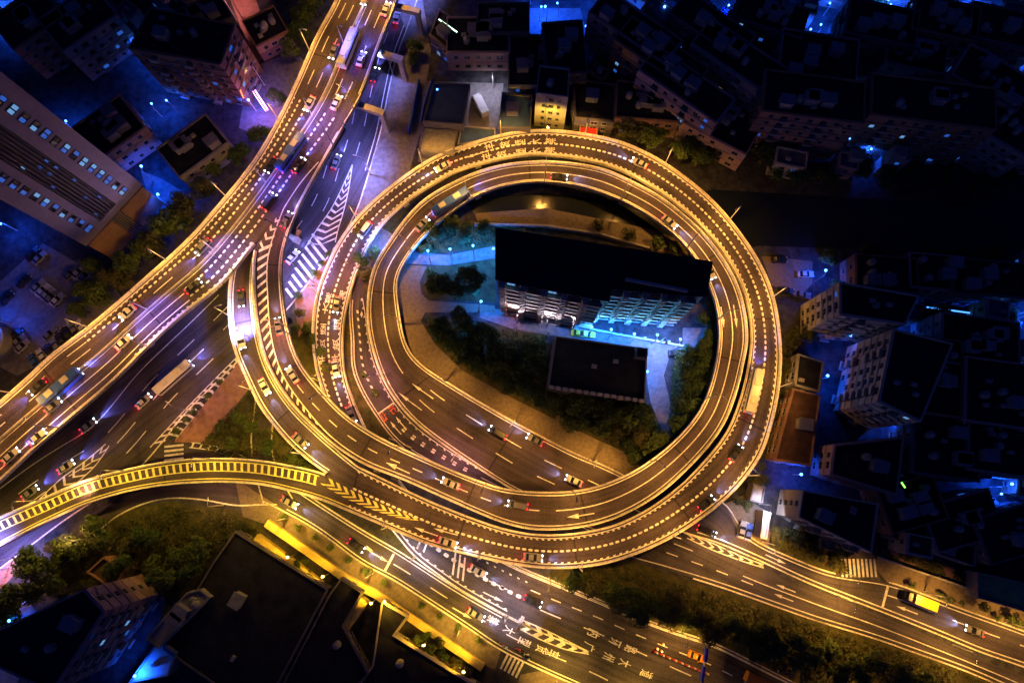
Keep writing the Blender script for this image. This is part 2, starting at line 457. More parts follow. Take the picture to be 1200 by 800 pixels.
flat('pavement', [(275, 560), (337, 600), (375, 622), (425, 659), (460, 677), (507, 707), (550, 735), (587, 762), (580, 785), (562, 775), (525, 750), (480, 720), (440, 692), (407, 677), (362, 642), (315, 615), (285, 605)], .13, M_path, thick=1)
flat('pavement', [(610, 790), (640, 784), (665, 800), (690, 830), (590, 850)], .13, M_path, thick=1)
flat('pavement', [(455, -20), (492, -20), (505, 60), (494, 150), (480, 200), (440, 240), (415, 270), (424, 225), (437, 187), (447, 152), (453, 120), (464, 70), (476, 37)], .12, M_pave, thick=1)
flat('pavement', [(1025, 655), (1040, 650), (1100, 672), (1200, 712), (1260, 735), (1260, 765), (1200, 738), (1130, 713), (1093, 699), (1060, 686), (1040, 682), (1028, 668)], .12, M_path, thick=1)
flat('lawn', [(1036, 642), (1060, 645), (1146, 676), (1144, 692), (1060, 664), (1030, 652)], .1, M_pink, thick=1)
flat('lawn', [(905, 615), (940, 620), (985, 650), (985, 672), (975, 672), (930, 655), (900, 640)], .12, M_grass, thick=1)
flat('pavement', [(850, 590), (870, 580), (900, 600), (905, 640), (890, 638), (865, 622)], .12, M_path, thick=1)
flat('pavement', [(892, 300), (952, 306), (952, 332), (940, 345), (905, 335)], .03, M_path)
flat('pavement', [(905, 335), (952, 332), (975, 335), (935, 370), (930, 450), (905, 480)], .02, M_soil)
flat('pavement', [(0, 330), (50, 285), (130, 330), (150, 360), (60, 420), (20, 440), (0, 430)], .02, M_pave)
flat('pavement', [(292, 80), (345, 60), (360, 75), (330, 140), (305, 160), (280, 150)], .02, M_pave)
flat('pavement', [(270, 0), (300, 0), (320, 60), (300, 75), (285, 40)], .022, M_pink)
flat('pavement', [(498, 95), (590, 98), (585, 180), (490, 190)], .02, M_pave)
flat('pavement', [(600, 10), (680, 10), (700, 90), (620, 110)], .02, M_pave)
flat('pavement', [(-20, 660), (20, 640), (36, 655), (0, 690), (-20, 700)], .02, M_pink)
flat('pavement', [(-30, 740), (30, 700), (60, 740), (20, 800), (-30, 830)], .02, M_pave)
flat('pavement', [(165, 200), (190, 210), (215, 225), (220, 240), (190, 260), (175, 235)], .02, M_pave)

# ---- ground roads
def ground_road(rb, dz, kerbL=True, kerbR=True, kl=(None, None), kr=(None, None)):
    m = MB(); rb.sweep(m, [(0.0, dz), (E_(0), dz)], closed=False); o = m.build('road', M_road); tag(o, kind='structure')
    for on, side, k in ((kerbL, 0, kl), (kerbR, 1, kr)):
        if not on: continue
        m = MB(); sec = [(-.35, 0), (-.35, .16), (0.0, .16), (0.0, dz - .01)] if side == 0 else [(E_(0), dz - .01), (E_(0), .16), (E_(-.35), .16), (E_(-.35), 0)]
        rb.sweep(m, sec, k[0] or 0, k[1] or rb.len); o = m.build('kerb', M_para); tag(o, kind='structure')
def rmark(build, dz, m=None):
    b = MB(); build(b); b.v = [(x, y, z + dz) for x, y, z in b.v]
    if b.v: tag(b.build('road_marking', m or M_white), kind='structure')

# arterial below the highway: L edge hidden under the highway, R edge open
RH = Ribbon([(432, -25), (412, 60), (375, 140), (325, 225), (225, 325), (115, 415), (0, 500), (-60, 545)],
            [(497, -25), (484, 12), (475, 37), (463, 70), (452, 120), (446, 152), (436, 187), (418, 245), (395, 285), (350, 345), (315, 385), (277, 424), (245, 455), (213, 487), (190, 517), (150, 560), (80, 605), (0, 665), (-60, 705)], z=0)
ground_road(RH, .03, False, True, kr=(0, 300))
RP = Ribbon([(437, 187), (424, 223), (412, 262), (413, 300), (413, 335), (410, 365), (413, 400), (413, 430), (424, 458), (440, 484), (466, 518), (510, 545), (560, 570), (640, 600), (700, 620), (740, 640)],
            [(437, 187.5), (428, 223), (424, 262), (424, 300), (425, 335), (430, 360), (435, 400), (443, 431), (460, 464), (474, 483), (487, 496), (510, 514), (560, 544), (640, 575), (700, 590), (750, 612)], z=0)
ground_road(RP, .04, True, False, kl=(20, None))
# bottom street beside the retaining wall
RK = Ribbon([(196, 514), (240, 522), (280, 540), (330, 562), (390, 600), (430, 625), (470, 648), (535, 690), (600, 726), (650, 748), (700, 768), (760, 798), (820, 830)],
            [(170, 545), (220, 552), (262, 566), (300, 582), (337, 600), (375, 622), (425, 659), (460, 677), (507, 707), (550, 735), (587, 760), (640, 786), (690, 808), (740, 835)], z=0)
ground_road(RK, .05, True, True, kl=(38, 122), kr=(32, None))
RE0 = Ribbon([(403, 440), (424, 494), (450, 540), (500, 600), (560, 640), (607, 664), (645, 680), (707, 705), (740, 720), (800, 742), (840, 755), (900, 785), (960, 815), (1010, 840)],
             [(380, 455), (393, 495), (420, 550), (452, 610), (463, 622), (485, 650), (515, 672), (537, 688), (600, 723), (650, 746), (700, 765), (760, 796), (820, 828), (860, 850)], z=0)
ground_road(RE0, .06, True, True, kr=(30, 82))
RN = Ribbon([(780, 560), (850, 590), (865, 618), (890, 637), (930, 655), (975, 672), (1030, 680), (1060, 688), (1093, 701), (1130, 715), (1200, 740), (1270, 768)],
            [(700, 560), (750, 600), (800, 622), (840, 634), (900, 660), (950, 683), (1035, 716), (1100, 742), (1150, 763), (1200, 780), (1270, 808)], z=0)
ground_road(RN, .035, True, True, kl=(18, RN.locate(976, 672)[0]))
m = MB(); RN.sweep(m, [(-.35, 0), (-.35, .16), (0.0, .16), (0.0, .02)], RN.locate(1040, 683)[0], RN.len); tag(m.build('kerb', M_para), kind='structure')
flat('road', [(978, 676), (983, 640), (1026, 648), (1024, 660), (1034, 684), (1010, 690)], .032, M_road)
RDX = Ribbon([(640, 540), (700, 570), (760, 603), (800, 622), (840, 640), (900, 668), (950, 688), (1035, 722), (1100, 750), (1150, 772), (1200, 792), (1260, 818)],
             [(560, 560), (640, 602), (700, 630), (728, 652), (770, 664), (840, 685), (900, 706), (960, 727), (1020, 745), (1080, 766), (1140, 788), (1200, 815), (1240, 835)], z=0)
ground_road(RDX, .045, False, True, kr=(52, None))
# curved lane under the lower ramp, and the little link road
RJ = Ribbon([(330, 572), (300, 570), (250, 566), (200, 568), (150, 580), (110, 600), (60, 645), (0, 700), (-50, 745)],
            [(325, 590), (300, 590), (275, 592), (250, 586), (200, 582), (160, 592), (125, 612), (75, 662), (20, 712), (-30, 760)], z=0)
ground_road(RJ, .02, False, True)
RL = Ribbon([(300, 450), (300, 478), (295, 510), (298, 545), (310, 590)], [(330, 450), (322, 480), (318, 505), (320, 540), (345, 590)], z=0)
ground_road(RL, .025, True, True)

def mk(b):
    W8 = lambda px, py: RH.locate(px, py)
    # lane dashes measured from the open edge of the road
    for off, a, e in ((3.6, 0, 62), (7.2, 0, 85), (10.8, 0, 120)): line(RH, b, E_(off + 1.2), .22, a, e, 4.0, 5.0)
    line(RH, b, E_(1.0), .25, 0, 62)
    sA = RH.locate(275, 425)[0]
    for off in (5.2, 9.0, 12.8): line(RH, b, E_(off), .25, sA - 10, sA + 120, 6.0, 7.0)
    line(RH, b, E_(17), .25, sA - 10, sA + 130)
rmark(mk, .03)
def fan(b, pa, pb, pitch, wd, sk=0, close=True):
    """hatching between two pixel polylines on the ground"""
    A = resample([W(x, y) for x, y in crom(pa, 8)], 1.0); B = resample([W(x, y) for x, y in crom(pb, 8)], 1.0)
    la = len(A); n = int(la * 1.0 / pitch)
    for i in range(n):
        t0 = (i + .2) / n; t1 = t0 + wd / la
        g_ = lambda P, t: P[min(len(P) - 1, max(0, int(t * (len(P) - 1))))].lerp(P[min(len(P) - 1, int(t * (len(P) - 1)) + 1)], (t * (len(P) - 1)) % 1)
        s_ = sk / la
        m0 = (g_(A, t0 + s_) + g_(B, t0 + s_)) / 2; m1 = (g_(A, t1 + s_) + g_(B, t1 + s_)) / 2
        a0, a1, b0, b1 = g_(A, t0), g_(A, t1), g_(B, t0), g_(B, t1)
        up = Vector((0, 0, .012))
        b.add([a0 + up, a1 + up, m1 + up, m0 + up], [(0, 1, 2, 3)]); b.add([m0 + up, m1 + up, b1 + up, b0 + up], [(0, 1, 2, 3)])
    if close:
        for P in (A, B):
            vs = []
            for i, p in enumerate(P):
                d = (P[min(i + 1, len(P) - 1)] - P[max(i - 1, 0)]).normalized(); nn = Vector((-d.y, d.x, 0)) * .13
                vs += [p + nn + Vector((0, 0, .016)), p - nn + Vector((0, 0, .016))]
            b.add(vs, [(2 * i, 2 * i + 1, 2 * i + 3, 2 * i + 2) for i in range(len(P) - 1)])
rmark(lambda b: fan(b, [(413, 193), (400, 222), (388, 245), (372, 268), (358, 290)], [(413, 194), (408, 225), (402, 250), (396, 270), (393, 284)], 2.3, .75, 1.8), .034)
def mkst(b):
    A = resample([W(x, y) for x, y in ((366, 274), (350, 305), (335, 338))], 2.1)
    for i, p in enumerate(A):
        f = 1 - i / len(A); v = (W(350 + 6 + 16 * f, 305 + 8 + 20 * f) - W(350, 305)); n2 = Vector((-v.y, v.x, 0)).normalized() * .36; u = Vector((0, 0, .012))
        b.add([p - n2 + u, p + v - n2 + u, p + v + n2 + u, p + n2 + u], [(0, 1, 2, 3)])
rmark(mkst, .034)
rmark(lambda b: fan(b, [(278, 418), (250, 446), (215, 482), (176, 524)], [(285, 428), (258, 458), (225, 492), (200, 523)], 2.3, .75, -.8), .034)
rmark(lambda b: fan(b, [(124, 520), (100, 540), (70, 562), (46, 585)], [(128, 522), (112, 545), (88, 568), (66, 592)], 3.0, .8, 2.0), .034)
rmark(lambda b: fan(b, [(222, 524), (250, 528), (275, 538), (290, 546)], [(224, 518), (250, 522), (280, 532), (300, 545)], 2.0, .5, 0), .06)
def zebra(b, cx, cy, ang, n, ln, wd=.55, pitch=1.15, z=0):
    c = W(cx, cy); ca, sa = math.cos(ang), math.sin(ang)
    for i in range(n):
        e = (i - (n - 1) / 2) * pitch
        p = Vector((c.x + e * ca, c.y + e * sa, z))
        vs = []
        for u, v in ((-wd / 2, -ln / 2), (wd / 2, -ln / 2), (wd / 2, ln / 2), (-wd / 2, ln / 2)):
            vs.append((p.x + u * ca - v * sa, p.y + u * sa + v * ca, z + .012))
        b.add(vs, [(0, 1, 2, 3)])
rmark(lambda b: zebra(b, 204, 530, R(90 + 6), 4, 5.0), .06)
rmark(lambda b: zebra(b, 1006, 665, R(0), 9, 4.4, .55, 1.05), .04)
rmark(lambda b: zebra(b, 600, 779, R(-28), 5, 4.0, .55, 1.05), .12)
def mkK(b):
    s0 = RK.locate(345, 580)[0]
    line(RK, b, E_(.6), .25, s0); line(RK, b, .6, .25, s0, RK.locate(590, 722)[0])
    line(RK, b, T(.5), .25, s0 + 20, None, 5.0, 6.0)
    d, o = RK.locate(462, 655); RK.quad(b, d - .3, d + .3, 1.0, E_(.8))
    for x, y, s_ in ((446, 653, 1), (540, 717, 1), (428, 640, 1)): arrow(RK, b, x, y, s_, 5.5)
rmark(mkK, .05)
def mkKt(b):
    for ch, x, y in zip("禁大型货车", (581, 728, 0, 0, 0), (0,) * 5): pass
    for ch, x, y in (("禁", 581, 728), ("大", 597, 738), ("型", 617, 753), ("货", 634, 760), ("车", 652, 767)):
        glyph(RK, b, ch, x, y, 1, 3.2, 1.6)
rmark(mkKt, .05)
def mkE0(b):
    s0 = RE0.locate(470, 625)[0]; s1 = RE0.locate(590, 720)[0]
    line(RE0, b, .7, .28, s0); line(RE0, b, E_(.8), .28, s0, s1); teeth(RE0, b, E_(.95), -1, s0, s1, 2.2)
    sm = RE0.locate(620, 690)[0]
    chain(RE0, b, T(.55), s0, sm + 3, 2.3, 1.3, .9)
    teeth(RE0, b, T(.2), 1, RE0.locate(560, 660)[0], sm, 2.2)
    line(RE0, b, T(.33), .25, sm, None, 2.6, 3.0)
    line(RE0, b, T(.62), .25, sm + 4, None, 5.5, 6.0)
    line(RE0, b, T(.03), .22, 0, None)
    # slip-stream arrows
    for x, y in ((585, 686), (576, 698)): arrow(RE0, b, x, y, 1, 5.5)
    # hatch cross near the merge
    d, o = RE0.locate(546, 668)
    for k in range(3): RE0.poly(b, [(d - 4.5 + k * 1.4, o - 2.6), (d - 4 + k * 1.4, o - 2.6), (d + k * 1.4 - 1.5, o + 2.6), (d - 2 + k * 1.4, o + 2.6)])
    for k in range(3):
        dd, oo = RE0.locate(488 + k * 3, 636 + k * 1.2); RE0.poly(b, [(dd - .2, oo - 1.0), (dd + .2, oo - 1.0), (dd + .9, oo + 1.0), (dd + .5, oo + 1.0)])
    for ch, x, y in (("广", 690, 757), ("州", 713, 769), ("大", 735, 778), ("道", 757, 789), ("内", 696, 742), ("环", 718, 751), ("路", 740, 761)):
        glyph(RE0, b, ch, x, y, 1, 3.2, 1.6)
rmark(mkE0, .06)
rmark(lambda b: fan(b, [(612, 726), (640, 738), (668, 752), (690, 763)], [(607, 735), (634, 749), (662, 760), (690, 766)], 3.0, 1.4, 1.2), .074)
def mkD0(b):
    s0 = 0; line(RDX, b, E_(.8), .28)
    sm = RDX.locate(905, 700)[0]
    line(RDX, b, T(.62), .25, RDX.locate(750, 640)[0], sm, 3.0, 3.6)
    line(RDX, b, T(.36), .25, RDX.locate(790, 640)[0], sm - 10, 5, 8)
    line(RDX, b, T(.48), .25, sm - 8)
    for x, y in ((921, 689), (919, 700)): arrow(RDX, b, x, y, -1, 5.0)
rmark(mkD0, .045)
rmark(lambda b: fan(b, [(801, 624), (830, 634), (870, 652), (895, 661)], [(805, 630), (835, 644), (870, 657), (895, 665)], 2.6, .8, 1.4), .05)
def mkN(b):
    s0 = RN.locate(860, 620)[0]; line(RN, b, .7, .25, s0); line(RN, b, E_(.8), .3, 20)
    line(RN, b, T(.42), .25, RN.locate(1040, 702)[0], None, 12, 5)
    d, o = RN.locate(1037, 702); RN.quad(b, d - .3, d + .3, .8, E_(1.0))
    arrow(RN, b, 909, 655, 1, 5.5); arrow(RN, b, 1060, 713, -1, 5.5)
rmark(mkN, .035)
def mkP(b):
    s0, s1 = RP.locate(420, 350)[0], RP.locate(600, 580)[0]
    line(RP, b, .5, .25, s0, s1); line(RP, b, E_(.7), .22, s0, s1); teeth(RP, b, E_(.85), -1, s0, s1, 2.4)
    a, e = RP.locate(418, 365)[0], RP.locate(442, 462)[0]
    teeth(RP, b, T(.38), 1, a, e, 2.1, 1.1, .5)
    d = RP.locate(450, 477)[0]; RP.quad(b, d - .2, d + .2, .6, E_(.8))
    a, e = RP.locate(470, 500)[0], RP.locate(545, 556)[0]
    q = a
    while q < e: RP.poly(b, [(q, T(.42)), (q + 1.0, T(.42)), (q + 1.0, T(.5)), (q, T(.5))]); RP.poly(b, [(q, T(.54)), (q + 1.0, T(.54)), (q + 1.0, T(.6)), (q, T(.6))]); q += 3.2
    for x, y in ((470, 496), (464, 502)): arrow(RP, b, x, y, -1, 4.5)
    d, o = RP.locate(424, 370); RP.poly(b, [(d - .9, o), (d, o - .4), (d + .9, o), (d, o + .4)])
rmark(mkP, .04)
def mkPr(b):
    glyph(RP, b, "让", 449, 488, -1, 2.4, 1.7); glyph(RP, b, "行", 461, 481, -1, 2.4, 1.7)
rmark(mkPr, .04, M_redp)

# ------------------------------------------------------------------ the viaducts
ZA = 13.0
# highway: L edge = upper-left side, R edge = lower-right side, from the top of the scene down
RA = Ribbon([(402, -30, ZA), (395, 0, ZA), (372, 42, ZA), (350, 92, ZA), (327, 140, ZA), (300, 187, ZA), (262, 235, ZA), (222, 280, ZA), (175, 323, ZA), (104, 384, ZA), (62, 415, ZA), (31, 445, ZA), (-10, 480, ZA), (-60, 520, ZA)],
            [(476, -30), (467, 0), (447, 50), (425, 110), (402, 150), (374, 185), (350, 212), (324, 252), (298, 288), (260, 334), (220, 366), (182, 399), (135, 447), (82, 492), (40, 528), (0, 566), (-60, 618)])
highway = viaduct('highway_viaduct', "wide straight elevated highway with two carriageways crossing the whole upper corner", RA, (True, True), (None, None))
# parapet on the R side only where no ramp joins: rebuild in two pieces
for o in [o for o in highway.children if o.name.startswith('parapet')][1:]:
    bpy.data.objects.remove(o)
sJ0, sJ1 = RA.locate(404, 147)[0], RA.locate(299, 287)[0]
for a, e in ((0, sJ0), (sJ1, RA.len)):
    m = MB(); RA.sweep(m, [(E_(.5), -.01), (E_(.5), .004), (E_(.45), .3), (E_(.28), .95), (E_(-.004), .95), (E_(-.004), -.4)], a, e); m.build('parapet', M_para, highway)
m = MB(); sM = RA.locate(330, 190)[0]
RA.sweep(m, [(T(.47), 0), (T(.475), .8), (T(.495), .8), (T(.50), 0)], 0, RA.len); m.build('median_barrier', M_conc, highway)
b = MB()
line(RA, b, .95, .28); line(RA, b, E_(.95), .28, 0, sJ0 - 8); line(RA, b, E_(.95), .28, sJ1)
s1, s2, s3 = RA.locate(360, 120)[0], RA.locate(100, 400)[0], RA.locate(100, 430)[0]
chain(RA, b, T(.17), s1, s2, 1.6); teeth(RA, b, 1.05, 1, s1, s2, 1.6); chain(RA, b, T(.31), s1, RA.locate(240, 280)[0], 1.6)
line(RA, b, T(.17), .25, 0, s1, 5, 6); line(RA, b, T(.31), .25, 0, s1, 5, 6)
line(RA, b, T(.17), .25, s2, None, 6, 7); line(RA, b, T(.31), .25, RA.locate(240, 280)[0], None, 6, 7)
chain(RA, b, T(.63), s1, s3 - 30, 1.6); chain(RA, b, T(.79), s1, s3 - 30, 1.6); teeth(RA, b, E_(1.05), -1, sJ1, s3 - 10, 1.6)
line(RA, b, T(.63), .25, 0, s1, 5, 6); line(RA, b, T(.79), .25, 0, s1, 5, 6); line(RA, b, T(.68), .22, s3 - 30); line(RA, b, T(.84), .25, s3 - 30)
line(RA, b, T(.45), .2); line(RA, b, T(.52), .2)
b.build('lane_marking', M_white, highway)
deck_piers(highway, RA, [(440, 60), (412, 110), (375, 150), (330, 215), (270, 285), (215, 335), (150, 395), (85, 455), (20, 510)], 11)

# ramp into the highway = end of the inner loop.  inner loop from ground level, clockwise up to the highway
INN = [(735, 558, 0.2), (700, 541, .3), (672, 530, .3), (600, 492, .3), (532, 452, .8), (490, 424, 1.2), (475, 400, 1.7), (467, 355, 2.3), (466, 325, 2.8), (487, 290, 3.4), (512, 264, 3.9), (550, 235, 4.4), (575, 224, 4.7), (600, 217, 5), (637, 214, 5.5), (682, 220, 6), (725, 235, 6.5), (762, 255, 6.9), (795, 281, 7.3), (820, 313, 7.7),
       (836, 350, 8.1), (841, 375, 8.3), (842, 400, 8.5), (835, 440, 8.9), (820, 480, 9.2), (790, 516, 9.5), (750, 547, 9.8), (712, 565, 10), (687, 572, 10.1), (650, 576, 10.2), (597, 573, 10.4), (562, 563, 10.6), (520, 546, 10.9), (475, 526, 11.2), (442, 510, 11.4), (407, 487, 11.6), (382, 462, 11.8), (355, 430, 12), (342, 400, 12.2), (334, 360, 12.5), (331, 312, 12.8), (337, 280, 12.9), (352, 242, 13), (375, 200, 13), (404, 148, 13)]
OUT = [(672, 608), (640, 592), (600, 574), (550, 542), (500, 507), (474, 483), (450, 448), (434, 400), (430, 360), (437, 315), (455, 285), (475, 257), (500, 232), (540, 210), (565, 200), (600, 192), (650, 190), (705, 198), (740, 213), (775, 232), (812, 262), (837, 289), (860, 325), (872, 360), (876, 400), (871, 425), (864, 456), (850, 494), (834, 518), (814, 541), (788, 566), (765, 584), (735, 601), (700, 614), (650, 621), (600, 616),
       (535, 590), (475, 563), (430, 546), (396, 525), (369, 501), (343, 475), (321, 442), (308, 413), (301, 380), (298, 350), (297, 320), (300, 287), (324, 252), (350, 212), (374, 185), (403, 149)]
# split so the nearest-point pairing stays local: ground part, loop, ramp
def cutp(P, a, e): return P[a:e + 1]
RD = Ribbon(INN, OUT)
inner = viaduct('inner_loop_viaduct', "inner two-lane spiral ramp circling the dark courtyard and climbing to the highway", RD)
sD1 = RD.locate(475, 400)[0]; sDend = RD.len
sG = RD.locate(300, 290)[0]
# right-hand (outer) parapet must stop where the ramp lies against the highway
for o in [o for o in inner.children if o.name.startswith('parapet')][1:]: bpy.data.objects.remove(o)
sMid = [i for i in range(RD.n) if RD.S[i] > RD.len * .7]
def locate_late(rb, px, py, frac):
    best = None
    for i in range(rb.n):
        if rb.S[i] < rb.len * frac: continue
        a, b_ = rb.L[i], rb.R[i]; q = W(px, py, a.z); t = max(0, min(1, (q - a).dot(b_ - a) / max((b_ - a).length_squared, 1e-6)))
        d = (a + (b_ - a) * t - q).length
        if best is None or d < best[0]: best = (d, rb.S[i], t * (b_ - a).length)
    return best[1], best[2]
sG = locate_late(RD, 302, 295, .8)[0]
m = MB(); RD.sweep(m, [(E_(.5), -.01), (E_(.5), .004), (E_(.45), .3), (E_(.28), .95), (E_(-.004), .95), (E_(-.004), -.4)], 0, sG); m.build('parapet', M_para, inner)
b = MB()
line(RD, b, .95, .26); sH = locate_late(RD, 560, 590, .75)[0]; line(RD, b, E_(.95), .26, 0, sH)
sA1 = RD.locate(590, 560)[0]; sL0 = RD.locate(470, 440)[0]
line(RD, b, T(.5), .25, sL0, sH - 40)
line(RD, b, T(.33), .25, 0, sL0 - 2, 5.0, 7.0); line(RD, b, T(.62), .25, 0, sL0 - 8, 5.0, 7.0)
line(RD, b, T(.5), .25, sH - 36, locate_late(RD, 350, 440, .8)[0], 2.6, 3.4)
for x, y in ((494, 457), (480, 470)): arrow(RD, b, x, y, 1, 7)
for x, y, in ((847, 372), (862, 371)): arrow(RD, b, x, y, 1, 6)
for x, y in ((466, 548), (680, 604)):
    d, o = locate_late(RD, x, y, .6)
    RD.poly(b, [(d - 3.2, o - .13), (d + .6, o - .13), (d + .6, o + .13), (d - 3.2, o + .13)]); RD.poly(b, [(d + .5, o - .6), (d + 3.2, o), (d + .5, o + .6)])
# hatched shoulder along the outer side of the ramp
d = locate_late(RD, 540, 590, .7)[0]; hs = d
def innerw(d):
    k = max(0.0, min(1.0, (d - hs) / 75.0)); k2 = max(0.0, min(1.0, (d - sG) / 30.0))
    wd = RD.width(d); keep = 3.9 + (1 - k) * 4.5
    return max(1.2, (wd - keep)) if d < sG else max(.8, wd - 3.8)
while d < sDend - 12:
    hw = innerw(d); 
    if hw > 1.3:
        if d < sG: RD.poly(b, [(d, E_(.9)), (d + .75, E_(.9)), (d + .75 + .55 * hw, E_(hw)), (d + .55 * hw, E_(hw))])
        else:
            RD.poly(b, [(d, E_(.4)), (d + .75, E_(.4)), (d + .75 - .4 * hw, E_(hw * .5)), (d - .4 * hw, E_(hw * .5))]); RD.poly(b, [(d - .4 * hw, E_(hw * .5)), (d + .75 - .4 * hw, E_(hw * .5)), (d + .75, E_(hw)), (d, E_(hw))])
    d += 2.2
n_ = 60
for i in range(n_):
    a = hs + (sDend - 12 - hs) * i / n_; e = hs + (sDend - 12 - hs) * (i + 1) / n_
    h0, h1 = innerw(a), innerw(e)
    RD.poly(b, [(a, E_(h0)), (e, E_(h1)), (e, E_(h1 - .28)), (a, E_(h0 - .28))], .016)
b.build('lane_marking', M_white, inner)
deck_piers(inner, RD, [(555, 215), (735, 225), (860, 380), (800, 530), (690, 590), (455, 330)], 6)
for px, py in ((560, 580), (450, 530), (320, 380), (340, 270)):
    d = locate_late(RD, px, py, .75)[0]; p = RD.pos(d, T(.5)); pier(inner, p, RD.dirv(d), p.z, 9)

# outer loop: from the merge at the bottom, round the right side and top, down the left side to the ground
EO = [(407, 598, 10.6), (460, 620, 10.9), (500, 637, 11), (550, 650, 11), (600, 661, 11), (650, 666, 11), (700, 662, 10.8), (737, 652, 10.6), (775, 636, 10.4), (812, 614, 10.2), (850, 585, 9.9), (875, 558, 9.6), (893, 530, 9.3), (903, 500, 9), (911, 465, 8.7), (915, 425, 8.4), (914, 395, 8.1), (909, 360, 7.8), (900, 330, 7.5), (882, 295, 7.1), (850, 252, 6.6), (820, 222, 6.2), (787, 197, 5.8), (762, 182, 5.5), (725, 166, 5.1), (675, 156, 4.7), (637, 153, 4.4), (600, 156, 4.1),
      (550, 169, 3.7), (512, 183, 3.4), (487, 198, 3.2), (455, 221, 2.9), (425, 248, 2.5), (400, 279, 2.1), (382, 315, 1.7), (370, 350, 1.3), (366, 390, .9), (368, 420, .6), (374, 446, .3), (386, 480, .2)]
EI = [(420, 546), (475, 573), (510, 589), (550, 605), (600, 621), (650, 626), (712, 617), (757, 597), (795, 570), (820, 545), (840, 522), (856, 497), (870, 457), (877, 425), (880, 395), (877, 365), (868, 335), (850, 301), (825, 270), (790, 238), (750, 212), (720, 198), (682, 188), (637, 183), (600, 185),
      (540, 200), (517, 212), (487, 230), (462, 250), (442, 272), (425, 303), (411, 342), (404, 375), (402, 405), (405, 440), (416, 475)]
RE = Ribbon(EO, EI)
outer = viaduct('outer_loop_viaduct', "outer loop ramp with dotted lane markings, widest ring of the spiral interchange", RE)
b = MB()
sQ = RE.locate(560, 640)[0]
line(RE, b, .95, .26); line(RE, b, E_(.95), .26)
teeth(RE, b, 1.1, 1, 0, RE.len); teeth(RE, b, E_(1.1), -1, 0, RE.len)
chain(RE, b, T(.5), 0, RE.len, 1.5, 1.0, .52)
for ch, x, y in (("禁", 645, 165), ("大", 627, 166), ("型", 608, 167), ("货", 590, 169), ("车", 572, 172)):
    glyph(RE, b, ch, x, y, 1, 2.9, 1.6); glyph(RE, b, ch, x, y + 10.5, 1, 2.9, 1.6)
for ch, y, x in (("禁", 347, 385), ("大", 363, 381), ("型", 383, 379), ("货", 403, 378), ("车", 423, 378)):
    glyph(RE, b, ch, x, y, 1, 2.9, 1.6); glyph(RE, b, ch, x + 15, y, 1, 2.9, 1.6)
arrow(RE, b, 555, 182, 1, 6); arrow(RE, b, 548, 172, 1, 6)
for x, y in ((520, 622), (587, 666), (497, 622)): arrow(RE, b, x, y, -1, 6)
b.build('lane_marking', M_white, outer)
deck_piers(outer, RE, [(600, 640), (740, 630), (850, 560), (895, 440), (875, 330), (790, 220), (690, 170), (560, 182), (470, 230)], 6)

# yellow-lit ramp dipping beneath the highway
RG = Ribbon([(290, 262, 5.2), (276, 300, 5.6), (269, 335, 6.2), (268.5, 360, 6.6), (270, 387, 7.1), (277, 417, 7.7), (290, 446, 8.3), (304, 475, 8.8), (323, 501, 9.3), (343, 523, 9.8), (365, 542, 10.2), (385, 556, 10.4), (413.5, 572, 10.6)],
            [(315, 262), (300, 300), (297, 335), (298, 360), (301, 384), (308, 415), (320, 443), (342, 476), (368, 502), (395, 526), (420, 546)])
gg = viaduct('lower_ramp_viaduct', "curved single-lane ramp under bright yellow light, dipping beneath the highway edge", RG, (True, True), ((0, RG.locate(384, 556)[0]), None))
b = MB(); line(RG, b, .95, .28, 0, RG.locate(384, 556)[0]); line(RG, b, E_(.95), .28); b.build('lane_marking', M_white, gg)
deck_piers(gg, RG, [(285, 380), (330, 490)], 5)
RF = Ribbon([(-60, 637, 5.6), (-20, 615, 5.9), (15, 599, 6.2), (50, 584, 6.6), (100, 562, 7.1), (150, 549, 7.6), (200, 539.5, 8.1), (250, 536, 8.6), (300, 538, 9.1), (337, 544, 9.6), (375, 552, 10.2), (385, 556.5, 10.4), (413.5, 572, 10.6)],
            [(-60, 668), (-20, 650), (37, 620), (75, 602), (100, 591), (150, 576), (200, 568), (250, 565), (300, 567), (332, 573), (375, 585), (407, 598)])
ff = viaduct('west_ramp_viaduct', "low curved ramp with a yellow ladder-striped shoulder, sweeping to the lower corner", RF, (True, True), ((0, RF.locate(384, 556)[0]), None))
b = MB(); sF = RF.locate(378, 555)[0]
line(RF, b, 1.0, .24, 0, sF); line(RF, b, 3.2, .24, 0, sF); line(RF, b, E_(.95), .26)
d = 2
while d < sF: RF.poly(b, [(d, 1.0), (d + .62, 1.0), (d + .95, 3.2), (d + .33, 3.2)]); d += 1.7
b.build('lane_marking', M_yellow, ff)
deck_piers(ff, RF, [(20, 622), (150, 565), (260, 550)], 5)
